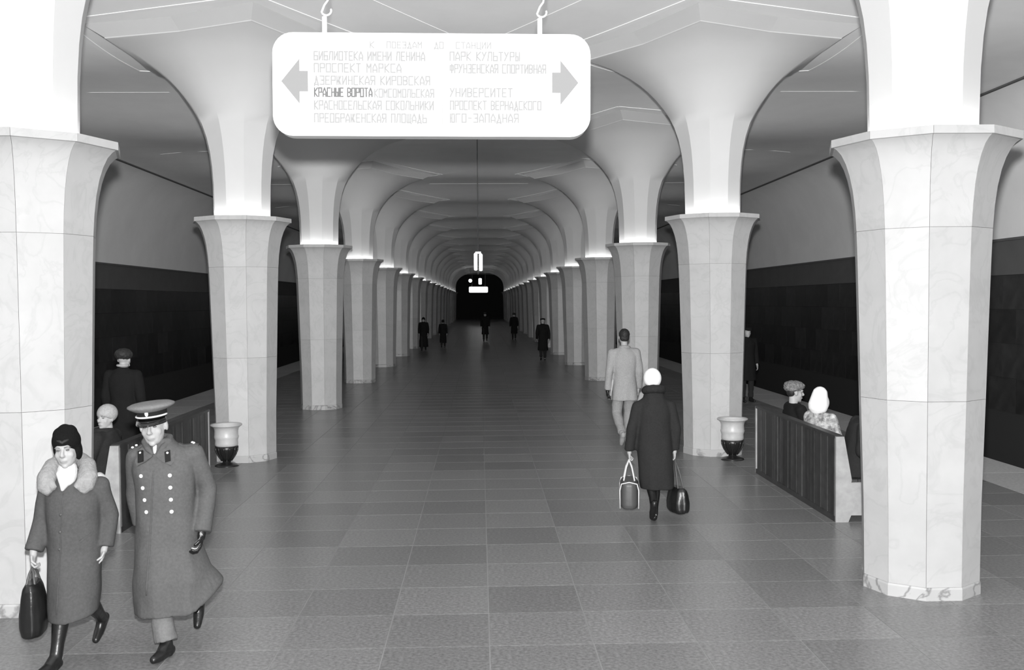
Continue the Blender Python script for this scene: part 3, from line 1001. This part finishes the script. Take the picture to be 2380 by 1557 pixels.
face_marks(off, J['head'], A, s * 1.12)
def hemf(a):
    # the skirt swings out to the wearer's left and back
    t = max(0.0, math.cos(a - math.radians(200)))
    w = max(0.0, math.cos(a - math.radians(110)))
    return (0.17 * t ** 2 + .02 * w, 0.085 * t ** 2)
def hemm(a):
    t = max(0.0, math.cos(a - math.radians(200)))
    return (0.06 * t ** 2, 0.03 * t)
coat = build_coat(off, J, s, [
    (.250, -.045, .02, .235, .205, dict(hem=hemf, fold=.035, k=6, ph=.6)), (.275, -.045, .02, .236, .205, dict(hem=hemf, fold=.035, k=6, ph=.6)),
    (.48, -.035, .025, .225, .20, dict(hem=hemm, fold=.03, k=6, ph=.6)), (.72, -.02, 0, .205, .17, dict(fold=.015, k=6, ph=.6)),
    (.92, -.012, 0, .192, .155), (1.08, -.006, 0, .192, .155), (1.2, 0, 0, .20, .15), (1.28, 0, -.005, .195, .125), (1.345, .005, -.01, .15, .10),
    (1.385, .02, -.01, .095, .085), (1.42, .03, -.005, .082, .082)], .009, 'coat_officer', ((.073, .066, .062), (.075, .068, .066)))
# collar, lapels and their tabs
def on_top(ob, x, y):
    tree = BVHTree.FromPolygons([v.co for v in ob.data.vertices], [tuple(p.vertices) for p in ob.data.polygons])
    h = tree.ray_cast(Vector((x, y, 3.0)), Vector((0, 0, -1)))
    return h
bm = bmesh.new()
for q in (-1, 1):
    x0 = .035
    tube(bm, [(x0 + q * .012, .098, 1.315), (x0 + q * .045, .085, 1.355), (x0 + q * .075, .03, 1.392), (x0 + q * .07, -.03, 1.41), (x0 + q * .0, -.07, 1.415)],
         [.010, .022, .027, .028, .028], 10)
solid('collar', bm, .008, M['coat_officer'], off, 3)
for q in (-1, 1):
    x0 = .035
    pts = [(x0 + q * .010, 1.305), (x0 + q * .040, 1.345), (x0 + q * .085, 1.355), (x0 + q * .125, 1.33), (x0 + q * .120, 1.27), (x0 + q * .105, 1.245), (x0 + q * .055, 1.27)]
    patch('collar_lapel', coat, pts if q > 0 else pts[::-1], .012, M['coat_officer'], off)
for q, x0 in ((1, .118), (-1, -.052)):
    p = patch('collar_tab', coat, [(x0 - .016, 1.275), (x0 + .016, 1.265), (x0 + .024 * (1 if q > 0 else 1), 1.33), (x0 - .008, 1.34)], .016, M['felt'], off)
    h = on_front(coat, x0 + .006, 1.322)
    disc('tab_emblem', h[0] + h[1] * .018, h[1], .008, .004, M['gold'], p)
for row in range(4):
    z = 1.185 - row * .0785
    for x in (.115 - row * .010, -.066 - row * .003):
        h = on_front(coat, x, z)
        disc('coat_button', h[0] + h[1] * .004, h[1], .0135, .008, M['gold'], off)
for q in (1, -1):
    bm = bmesh.new()
    rows = []
    for k in range(5):
        x = q * (.10 + .125 * k / 4)
        rows.append([on_top(coat, x, y) for y in (-.042, -.012, .018)])
    lo = [[bm.verts.new(h[0] - Z * .003) for h in r] for r in rows]
    hi = [[bm.verts.new(h[0] + Z * .009) for h in r] for r in rows]
    for k in range(4):
        for j in range(2):
            bm.faces.new((hi[k][j], hi[k + 1][j], hi[k + 1][j + 1], hi[k][j + 1]))
            bm.faces.new((lo[k][j], lo[k][j + 1], lo[k + 1][j + 1], lo[k + 1][j]))
        for j in (0, 2): bm.faces.new((lo[k][j], lo[k + 1][j], hi[k + 1][j], hi[k][j]))
    for k in (0, 4):
        for j in range(2): bm.faces.new((lo[k][j], lo[k][j + 1], hi[k][j + 1], hi[k][j]))
    sb_ = new_obj('shoulder_board', bm, M['coat_woman'], off)
    for dx, dy in ((.196, .008), (.18, -.028)):
        h = on_top(coat, q * dx, dy)
        disc('star_pip', h[0] + Z * .013, (0, .5, 1), .0095, .006, M['gold'], sb_)
# coat front edge
bm = bmesh.new()
E_ = []
for z in [1.22 - .05 * k for k in range(17)]:
    h = on_front(coat, .035 + (1.22 - z) * .06, z); E_.append(h[0] + Vector((0, .002, 0)))
tube(bm, E_, .0045, 6)
new_obj('coat_front_edge', bm, M['coat_officer'], off, True)
build_legs(off, J, s, 'trousers_grey', .009, .05, (.095, .075, .075))
build_shoes(off, J, s, 'leather', .007)
# glove on the left hand
bm = bmesh.new()
add_hand(bm, J['wL'] + Vector((0, 0, -.004)), J['wL'] - J['eL'], (.8, .2, 0), (0, 1, 0), s * 1.07, .75, 1.2)
solid('glove', bm, .006, M['leather'], off, 1)
# shirt front
bm = bmesh.new(); cap(bm, (.035, .045, 1.365), (.037, .085, 1.325), .034, .012); solid('shirt_collar', bm, .007, M['scarf'], off, 2)
# cap
ch = J['head'] + A @ Vector((0, -.005, .070))
def cp(x, y, z): return ch + A @ Vector((x * 1.06, y * 1.06, z))
def cring(rx, ry, z, n=32, tilt=0.0, cy=0.0): return [cp(rx * math.cos(2 * math.pi * i / n), cy + ry * math.sin(2 * math.pi * i / n), z + tilt * math.sin(2 * math.pi * i / n)) for i in range(n)]
bm = bmesh.new(); loft(bm, [cring(.083, .102, -.012), cring(.087, .106, 0), cring(.088, .107, .04), cring(.08, .10, .045)])
band = new_obj('cap_band', bm, M['felt'], off, True)
bm = bmesh.new()
loft(bm, [cring(.086, .105, .036), cring(.106, .125, .043), cring(.130, .140, .055, tilt=.004), cring(.141, .148, .064, tilt=.004),
          cring(.140, .147, .074, tilt=.003), cring(.118, .124, .084, tilt=.002), cring(.06, .06, .089), cring(.01, .01, .090)])
new_obj('cap_crown', bm, M['capcloth'], off, True)
bm = bmesh.new()
ins = [cp(.089 * math.cos(a_), .106 * math.sin(a_), -.006) for a_ in [math.radians(18 + 144 * k / 16) for k in range(17)]]
mid = [cp(.095 * math.cos(a_), .106 * math.sin(a_) + .035 * math.sin(a_) ** 1.5, -.022) for a_ in [math.radians(18 + 144 * k / 16) for k in range(17)]]
outr = [cp(.098 * math.cos(a_), .108 * math.sin(a_) + .058 * max(0, math.sin(a_)) ** 1.6, -.040) for a_ in [math.radians(18 + 144 * k / 16) for k in range(17)]]
low = [p_ - A @ Vector((0, 0, .004)) for p_ in outr]
lin = [p_ - A @ Vector((0, 0, .006)) for p_ in ins]
VV = [[bm.verts.new(p_) for p_ in r_] for r_ in (ins, mid, outr, low, lin)]
for r1, r2 in zip(VV, VV[1:] + VV[:1]):
    for i in range(16): bm.faces.new((r1[i], r1[i + 1], r2[i + 1], r2[i]))
new_obj('visor', bm, M['patent'], off, True)
bm = bmesh.new()
tube(bm, [cp(.093 * math.cos(a_), .112 * math.sin(a_), .006) for a_ in [math.radians(5 + 170 * k / 20) for k in range(21)]], .0062, 8)
new_obj('cap_cord', bm, M['gold'], off, True)
bm = bmesh.new(); ell(bm, cp(0, .112, .032), (.012, .008, .019), A); new_obj('cap_badge', bm, M['gold'], off, True)

# ---- the woman with the fur collar
wx, wy = -2.645, 6.45
wom = person('woman in black knit cap and grey coat with a big pale fur collar', (wx, wy, 0), 0.16, -0.985)
s = 0.86
J = pose(head=(.035, .03, 1.370), neck=(.03, .0, 1.225), chest=(.01, -.01, 1.03), pelvis=(.0, 0, .76),
         sR=(.155, -.01, 1.125), eR=(.205, -.02, .91), wR=(.240, .06, .722), sL=(-.155, -.01, 1.125), eL=(-.200, -.05, .915), wL=(-.178, .02, .715),
         hR=(.06, 0, .76), kR=(.06, .085, .42), aR=(.085, .20, .085), tR=(.145, .33, .035),
         hL=(-.06, 0, .76), kL=(-.06, .02, .40), aL=(-.085, -.33, .15), tL=(-.06, -.235, .035))
A = head_axes(-3, 2, 4)
build_body(wom, J, s, A, .0055, dict(R=dict(curl=1.25, n=(-1, .1, 0), t=(0, 1, 0), d=(.02, .1, -1)), L=dict(curl=.95, n=(.9, .3, 0), t=(.2, 1, 0), d=(.25, .1, -1))), hs=1.1)
face_marks(wom, J['head'], A, s * 1.1)
def hemw(a): return (.045 * max(0, math.cos(a - math.radians(180))) , 0)
coat = build_coat(wom, J, s, [
    (.285, .005, .04, .150, .180, dict(hem=hemw, fold=.02, k=5)), (.305, .005, .04, .151, .180, dict(hem=hemw, fold=.02, k=5)), (.55, .003, .02, .160, .165, dict(fold=.01, k=5)),
    (.72, 0, 0, .166, .146), (.85, 0, 0, .166, .145), (.98, .005, 0, .170, .145), (1.08, .01, -.005, .175, .13), (1.15, .015, -.01, .135, .10),
    (1.19, .025, -.01, .085, .08), (1.22, .03, -.01, .07, .07)], .009, 'coat_woman', ((.072, .067, .064), (.072, .070, .066)))
bm = bmesh.new()
for q in (-1, 1):
    x0 = .03
    tube(bm, [(x0 + q * .095, .105, 1.10), (x0 + q * .125, .09, 1.135), (x0 + q * .130, .045, 1.19), (x0 + q * .105, -.03, 1.255), (x0 + q * .05, -.085, 1.285), (x0 - q * .01, -.09, 1.29)],
         [.022, .046, .056, .056, .052, .05], 14)
    tube(bm, [(x0 + q * .06, .115, 1.135), (x0 + q * .10, .085, 1.17), (x0 + q * .09, .0, 1.215)], [.018, .036, .04], 10)
solid('fur_collar', bm, .008, M['fur'], wom, 3, (.0022, 60, 1.0))
bm = bmesh.new()
cap(bm, (.032, .03, 1.24), (.03, .05, 1.19), .062, .06); cap(bm, (.035, .06, 1.19), (.045, .115, 1.125), .05, .012); cap(bm, (.0, .06, 1.22), (.043, .12, 1.13), .02, .01); cap(bm, (.075, .06, 1.22), (.043, .12, 1.13), .02, .01)
solid('scarf', bm, .007, M['scarf'], wom, 2)
def knot(bm):
    pass
cap_c = J['head']
bm = bmesh.new()
def hell(p_, r_): ell(bm, cap_c + A @ Vector(p_) * 1.08, tuple(1.08 * v_ for v_ in r_), A, 24, 14)
hell((0, -.016, .050), (.081, .093, .082))
hell((.004, -.02, .100), (.046, .055, .052)); hell((-.026, -.022, .092), (.040, .055, .052)); hell((.03, -.02, .085), (.045, .055, .05))
hell((-.060, -.022, -.012), (.022, .046, .058)); hell((.062, -.024, .0), (.018, .044, .045))
solid('knit_cap', bm, .007, M['knitdark'], wom, 3)
bm = bmesh.new()
tube(bm, [cap_c + A @ Vector(p_) * 1.08 for p_ in ((.03, .062, .066), (.012, .072, .062), (-.004, .074, .054), (-.02, .07, .062), (-.036, .06, .066))], [.006, .010, .010, .010, .006], 8)
new_obj('fringe', bm, M['hairdark'], wom, True)
for k, z in enumerate((.972, .862, .752)):
    h = on_front(coat, .052 + .006 * k, z)
    disc('coat_button', h[0] + h[1] * .003, h[1], .010, .005, M['vinyl'], wom)
bm = bmesh.new()
E_ = [on_front(coat, .04 + (1.1 - z) * .05, z)[0] + Vector((0, .001, 0)) for z in [1.1 - .05 * k for k in range(16)]]
tube(bm, E_, .004, 6); new_obj('coat_front_edge', bm, M['coat_woman'], wom, True)
patch('pocket_flap', coat, [(-.055, .80), (-.062, .79), (-.125, .83), (-.118, .842)], .008, M['coat_woman'], wom)
build_legs(wom, J, s, 'trousers_dark', .010, .72, (.09, .066, .060), 'stockings')
build_shoes(wom, J, s, 'leather', .007, .85, 'boot')
def bag_at(label, hand_w, size, m, handle_m, name='handbag', rz=0.0, drop=.1, piping=False, soft=.5, sway=0.0):
    """soft bag hanging from a hand; hand_w = grip point in the world, size = (width x, depth y, height)"""
    w_, d_, h_ = size
    base = Vector(hand_w) - Z * (drop + h_) + X * sway      # a bag swinging out hangs beside its grip
    b = thing(name, label, 'bag', base, None, rz)
    bm = bmesh.new()
    n = 36
    prof = [(0.0, .72), (.04, .88), (.15, .98), (.4, 1.0), (.7, .86 if soft > .3 else .98), (.88, .70 if soft > .3 else .95), (1.0, .42 if soft > .3 else .75)]
    loft(bm, [ring(z * h_, 0, 0, w_ / 2 * k, d_ / 2 * (k * .4 + .6), n, 3.0 if soft < .3 else 2.4, fold=.03 * soft, k=8) for z, k in prof])
    body = solid('bag_body', bm, .007, M[m], b, 2, (.006 * soft, 16, .5))
    for q in (-1, 1):
        bm = bmesh.new()
        x = q * w_ * (.16 if soft > .3 else .30)
        dd = d_ * .26
        tube(bm, [(x, -dd, h_ * .80), (x * .95, -dd, h_ * .97), (x * .5 - sway * .6, -dd * .6, h_ + drop * .6), (-sway, -.02, h_ + drop * .97), (-sway, .02, h_ + drop * .97), (x * .5 - sway * .6, dd * .6, h_ + drop * .6), (x * .95, dd, h_ * .97), (x, dd, h_ * .80)], .0075, 8)
        new_obj('handle', bm, M[handle_m], b, True)
    if piping:
        for q in (-1, 1):
            bm = bmesh.new()
            y = q * d_ / 2 * .97
            pts = [(-w_ * .47, y, .015), (-w_ * .48, y, h_ * .7), (-w_ * .40, y * .96, h_ * .93), (0, y * .92, h_ * .99), (w_ * .40, y * .96, h_ * .93), (w_ * .48, y, h_ * .7), (w_ * .47, y, .015)]
            tube(bm, pts, .006, 6)
            new_obj('piping', bm, M[handle_m], b, True)
    return b
RW = wom.matrix_basis
def world(root, p): return Matrix.Translation(root.location) @ Matrix.Rotation(root.rotation_euler.z, 4, 'Z') @ Vector(p)
g = world(wom, J['wR'] + Vector((.0, .02, -.085)))
bag_at('black leather handbag held by the woman with the fur collar', g, (.16, .29, .335), 'leather', 'vinyl', 'handbag', math.radians(12), .095)

# ---- woman with two bags, walking away
bx, by = 1.80, 10.2
bw = person('woman in white knit hat and long dark coat walking away with two bags', (bx, by, -.005), 0.0, 1.0)
s = 0.90
J = pose(head=(-.01, .03, 1.462), neck=(-.005, .0, 1.33), chest=(.0, 0, 1.10), pelvis=(.0, 0, .82),
         sR=(.165, -.01, 1.20), eR=(.225, -.03, .96), wR=(.215, -.0, .735), sL=(-.165, -.01, 1.20), eL=(-.235, -.03, .96), wL=(-.258, .0, .735),
         hR=(.06, 0, .80), kR=(.02, .04, .44), aR=(-.005, -.03, .085), tR=(.01, .12, .035),
         hL=(-.06, 0, .80), kL=(-.03, .06, .44), aL=(-.045, -.22, .24), tL=(-.055, -.17, .075))
A = head_axes(0, 8, 0)
build_body(bw, J, s, A, .007, dict(R=dict(curl=1.25, n=(-1, 0, 0), d=(0, .05, -1)), L=dict(curl=1.25, n=(1, 0, 0), d=(0, .05, -1))))
build_coat(bw, J, s, [
    (.345, .03, 0, .175, .165, dict(fold=.03, k=6)), (.365, .03, 0, .177, .167, dict(fold=.03, k=6)), (.6, .015, 0, .185, .165, dict(fold=.02, k=6)),
    (.82, .0, 0, .185, .16), (.98, 0, 0, .178, .15), (1.12, 0, 0, .18, .14), (1.21, 0, -.005, .16, .12), (1.27, 0, -.005, .12, .10),
    (1.33, 0, 0, .10, .09), (1.37, 0, .0, .085, .085)], .011, 'coat_dark')
bm = bmesh.new()
tube(bm, [(.085 * math.cos(a_), .085 * math.sin(a_), 1.372 - .02 * math.sin(a_)) for a_ in [2 * math.pi * k / 16 for k in range(17)]], .045, 10)
solid('coat_collar', bm, .010, M['coat_dark'], bw, 2, (.004, 40, 1))
dome('knit_hat', J['head'], A, (.093, .108, .108), (0, .09, .02), (0, -.5, 1), 'knitwhite', bw, .008, (0, -.012, .03))
build_legs(bw, J, s, 'trousers_dark', .010, .72, (.09, .066, .060), 'stockings')
build_shoes(bw, J, s, 'leather', .008, .8, 'boot')
g = world(bw, J['wL'] + Vector((-.005, 0, -.08)))
bag_at('square sports bag with white piping and white handles', g, (.20, .42, .285), 'vinyl', 'strap', 'sports_bag', math.radians(-8), .21, True, .2)
g = world(bw, J['wR'] + Vector((-.006, 0, -.08)))
bag_at('round soft black bag hanging beside the coat of the woman in the white hat', g, (.205, .32, .26), 'leather', 'vinyl', 'shopping_bag', math.radians(10), .30, False, .9, .042)

# ---- man in pale jacket walking away
jx, jy = 2.285, 15.6
jm = person('dark-haired man in pale jacket and trousers walking away', (jx, jy, 0), 0.0, 1.0)
s = 1.03
J = pose(head=(.0, .015, 1.722), neck=(.0, -.01, 1.56), chest=(.0, -.01, 1.32), pelvis=(.0, 0, .99),
         sR=(.185, -.01, 1.475), eR=(.235, -.02, 1.17), wR=(.235, .09, .90), sL=(-.190, -.01, 1.475), eL=(-.250, -.06, 1.16), wL=(-.268, .0, .88),
         hR=(.09, 0, .95), kR=(.08, .12, .52), aR=(.06, .10, .09), tR=(.075, .26, .04),
         hL=(-.09, 0, .95), kL=(-.12, .04, .50), aL=(-.075, -.26, .22), tL=(-.08, -.20, .05))
A = head_axes(0, 0, 3)
build_body(jm, J, s, A, .008)
R_ = std_rings(J, s, .72, 1.0)
build_coat(jm, J, s, R_, .012, 'jacket', ((.072, .062, .058), (.072, .057, .052)), name='jacket')
bm = bmesh.new()
ell(bm, J['head'] + A @ Vector((0, -.022, .045)), (.085 * s, .098 * s, .092 * s), A)
ell(bm, J['head'] + A @ Vector((0, -.05, -.01)), (.078 * s, .06 * s, .06 * s), A)
solid('hair', bm, .009, M['hairdark'], jm, 2, (.004, 50, 1))
bm = bmesh.new()
tube(bm, [(.075 * math.cos(a_), -.01 + .07 * math.sin(a_), 1.555 - .015 * math.sin(a_)) for a_ in [2 * math.pi * k / 16 for k in range(17)]], .028, 8)
new_obj('jacket_collar', bm, M['jacket'], jm, True)
build_legs(jm, J, s, 'trousers_pale', .012, .06, (.095, .078, .062))
build_shoes(jm, J, s, 'jacket', .009)
bm = bmesh.new()
add_hand(bm, J['wL'], J['wL'] - J['eL'], (1, 0, 0), (0, 1, 0), s * 1.07, .8, 1.2)
solid('glove', bm, .008, M['leather'], jm, 1)
bm = bmesh.new(); box(bm, -.003, .003, -.115, .115, -.13, .13)
fo_ = new_obj('folder', bm, M['paper'])
tag(fo_, 'thin white folder under the arm of the man in the pale jacket', 'folder')
fo_.location = (jx - .219, jy - .03, .93); fo_.rotation_euler = (0, math.radians(8), 0)

# ---- people on the benches
def sitter(label, loc, fx, fy, s, coat_m, head=(0, 0, 0), skin='skin', lean=(0, 0), vox=.011, hat=None, dz=0.0):
    r = person(label, loc, fx, fy)
    J = scaled(seated(), s)
    dzv = Vector((0, 0, .50 - .50 * s + dz))
    J = {k: (v + dzv if k[0] in 'hnpswe' or k == 'chest' or k == 'head' else v) for k, v in J.items()}
    for k in ('hR', 'hL', 'kR', 'kL'): J[k].z = .432 + .085 * s + dz
    J['pelvis'].z = .432 + .120 * s + dz
    for k in ('head', 'neck', 'sR', 'sL', 'chest'):
        f_ = 1.0 if k in ('head', 'neck') else .45
        J[k] = J[k] + Vector((lean[0] * f_, lean[1] * f_, 0))
    A = head_axes(*head)
    build_body(r, J, s, A, .008, dict(R=dict(n=(-.2, 0, -1), t=(-1, 0, 0)), L=dict(n=(.2, 0, -1), t=(1, 0, 0))), skin)
    p, c = J['pelvis'], J['chest']
    sh = J['sR'].z
    bm = bmesh.new()
    loft(bm, [ring(.433 + dz, 0, .0, .20 * s, .16 * s), ring(p.z, 0, 0, .20 * s, .16 * s), ring((p.z + c.z) / 2, c.x * .5, c.y * .5, .185 * s, .15 * s), ring(c.z, c.x, c.y, .195 * s, .145 * s),
              ring(sh - .04 * s, c.x, c.y, .19 * s, .125 * s), ring(sh + .03 * s, c.x, c.y, .14 * s, .10 * s), ring(sh + .07 * s, J['neck'].x, J['neck'].y, .08 * s, .075 * s)])
    for q in 'RL':
        S0, E, W = J['s' + q], J['e' + q], J['w' + q]
        cap(bm, J['neck'] - Z * .055 * s, S0, .07 * s, .066 * s)
        tube(bm, [S0, S0.lerp(E, .5), E], [.07 * s, .066 * s, .062 * s], 12); cap(bm, S0, S0, .07 * s, .07 * s); cap(bm, E, E, .062 * s, .062 * s)
        tube(bm, [E, E.lerp(W, .5), W], [.062 * s, .058 * s, .054 * s], 12)
        cap(bm, J['h' + q], J['k' + q], .085 * s, .075 * s)
        cap(bm, J['k' + q], J['k' + q].lerp(J['a' + q], .35), .075 * s, .078 * s)
    coat = solid('coat', bm, vox, M[coat_m], r, 3, (.008, 12, 1))
    build_legs(r, J, s * .9, 'trousers_dark', .014, .3, (.06, .055, .05), 'stockings')
    build_shoes(r, J, s, 'leather', .010, .55, 'boot')
    return r, J, A, coat
# left bench: woman in pale beret looking at the camera
r, J, A, ct = sitter('seated woman in pale knit beret turning her head, between the officer and the fur-collared woman', (-3.945, 10.36, 0), -1, 0.15, .98, 'coat_dark', (78, 0, -4), 'skin', (0, -.045))
face_marks(r, J['head'], A, .98)
dome('beret', J['head'], A, (.098, .110, .10), (0, .09, .035), (0, -.5, 1), 'knitgrey', r, .008, (0, -.018, .045))
bm = bmesh.new(); tube(bm, [(.075 * math.cos(a_), -.015 + .075 * math.sin(a_), J['neck'].z - .0) for a_ in [2 * math.pi * k / 14 for k in range(15)]], .04, 8)
solid('coat_collar', bm, .010, M['coat_dark'], r, 2)
# pale parcel on the seat beside her
bm = bmesh.new()
ell(bm, (0, 0, .085), (.085, .07, .085)); ell(bm, (.02, .01, .05), (.085, .075, .05)); ell(bm, (-.03, -.02, .04), (.07, .06, .045))
pc = solid('cloth_bundle', bm, .008, M['scarf'], None, 2, (.008, 20, 1))
pc.location = (-3.885, 10.085, .433); tag(pc, 'pale cloth bundle lying on the bench seat beside the seated woman in the beret', 'bundle')
# right bench
r, J, A, ct = sitter('seated man in curly grey fur hat and black coat, shown in profile', (3.945, 12.15, 0), 1, 0.1, 1.0, 'coat_black', (-8, 4, 0), 'skin', (0, -.03))
face_marks(r, J['head'], A, 1.0)
bm = bmesh.new(); ell(bm, J['head'] + A @ Vector((0, -.015, .085)), (.115, .13, .062), A, 24, 12); ell(bm, J['head'] + A @ Vector((0, -.03, .05)), (.108, .115, .05), A, 24, 12)
solid('fur_hat', bm, .008, M['furhat'], r, 1, (.010, 38, 1))
bm = bmesh.new(); ell(bm, J['head'] + A @ Vector((0, -.05, .0)), (.08, .055, .06), A); solid('hair', bm, .01, M['hairdark'], r, 1)
r, J, A, ct = sitter('seated figure in tall white hood and mottled fur coat', (3.965, 11.30, 0), 1, 0.45, .97, 'furspot', (8, 0, 0), 'skin', (0, -.04))
bm = bmesh.new()
cap(bm, J['head'] + A @ Vector((0, -.03, -.05)), J['head'] + A @ Vector((0, .0, .08)), .115, .088, 20)
ell(bm, J['head'] + A @ Vector((0, .03, -.02)), (.09, .085, .11), A)
solid('hood', bm, .009, M['knitwhite'], r, 6)
r, J, A, ct = sitter('seated person in dark coat with pale collar, half hidden by the column', (3.955, 10.30, 0), 1, -0.15, 1.06, 'coat_dark', (-20, 20, 0), 'skin', (0, .19))
bm = bmesh.new(); tube(bm, [(J['neck'].x + .085 * math.cos(a_), J['neck'].y + .02 + .08 * math.sin(a_), J['neck'].z + .0 - .02 * math.sin(a_)) for a_ in [2 * math.pi * k / 14 for k in range(15)]], .045, 8)
solid('fur_collar', bm, .010, M['fur'], r, 2)
dome('fur_hat', J['head'], A, (.10, .115, .105), (0, .09, .03), (0, -.4, 1), 'furhat', r, .01, (0, -.01, .045))

# ---- standing and far walkers
def walker(label, loc, fx, fy, height, coat_m='coat_black', hat=None, vox=.014, stride=.2, hem=.42, group=None, flare=1.0):
    r = person(label, loc, fx, fy, group)
    s = height / 1.75
    J = scaled(walking(stride) if stride else pose(), s)
    A = head_axes(0, 3, 0)
    build_body(r, J, s, A, vox * .8, None, 'skin')
    build_coat(r, J, s, std_rings(J, s, hem * s, flare), vox, coat_m)
    build_legs(r, J, s, 'trousers_dark', vox, .06, (.09, .07, .06))
    build_shoes(r, J, s, 'leather', vox * .8)
    if hat == 'fur':
        bm = bmesh.new(); ell(bm, J['head'] + A @ Vector((0, -.012, .065)) * s, (.112 * s, .125 * s, .085 * s), A)
        solid('fur_hat', bm, vox * .8, M['hairdark'], r, 1, (.006, 40, 1))
        bm = bmesh.new(); tube(bm, [(.07 * s * math.cos(a_), -.01 + .07 * s * math.sin(a_), J['neck'].z + .055 * s) for a_ in [2 * math.pi * k / 14 for k in range(15)]], .016 * s, 8)
        new_obj('scarf', bm, M['knitgrey'], r, True)
    elif hat == 'cap':
        bm = bmesh.new(); ell(bm, J['head'] + A @ Vector((0, .0, .08)) * s, (.115 * s, .13 * s, .045 * s), A); ell(bm, J['head'] + A @ Vector((0, .1, .05)) * s, (.07 * s, .06 * s, .015 * s), A)
        solid('flat_cap', bm, vox * .8, M['coat_black'], r, 1)
    else:
        dome('headscarf', J['head'], A, (.092 * s, .108 * s, .108 * s), (0, .09, .02), (0, -.5, 1), 'coat_black', r, None, (0, -.012, .025))
    return r
walker('man in black fur hat and dark coat standing behind the bench of the lone woman', (-4.62, 12.9, 0), 0.12, 1, 1.72, 'coat_black', 'fur', .012, 0, .5)
walker('dark figure mostly hidden behind the column with the urn by the bench of three sitters', (6.0, 22.0, 0), 0.2, -1, 1.70, 'coat_black', 'cap', .016, 0, .5)
walker('dark figure in flat cap walking away past the long row of columns', (2.44, 38.3, 0), 0, 1, 1.66, 'coat_black', 'cap', .018)
walker('dark figure in headscarf and wide coat beside the far columns', (-2.7, 47.2, 0), 0, -1, 1.60, 'coat_black', None, .018, .15, .2, None, 1.15)
walker('very small dark figure, the shortest of the far walkers', (-1.88, 50.1, 0), 0, 1, 1.42, 'coat_black', None, .018, .15, .3)
walker('far dark figure walking in the middle of the hall under the glowing sign', (0.3, 57.8, 0), 0, -1, 1.70, 'coat_black', 'fur', .018)
walker('far dark figure walking between the middle of the hall and the columns', (2.05, 59.4, 0), 0, 1, 1.62, 'coat_black', 'fur', .018)
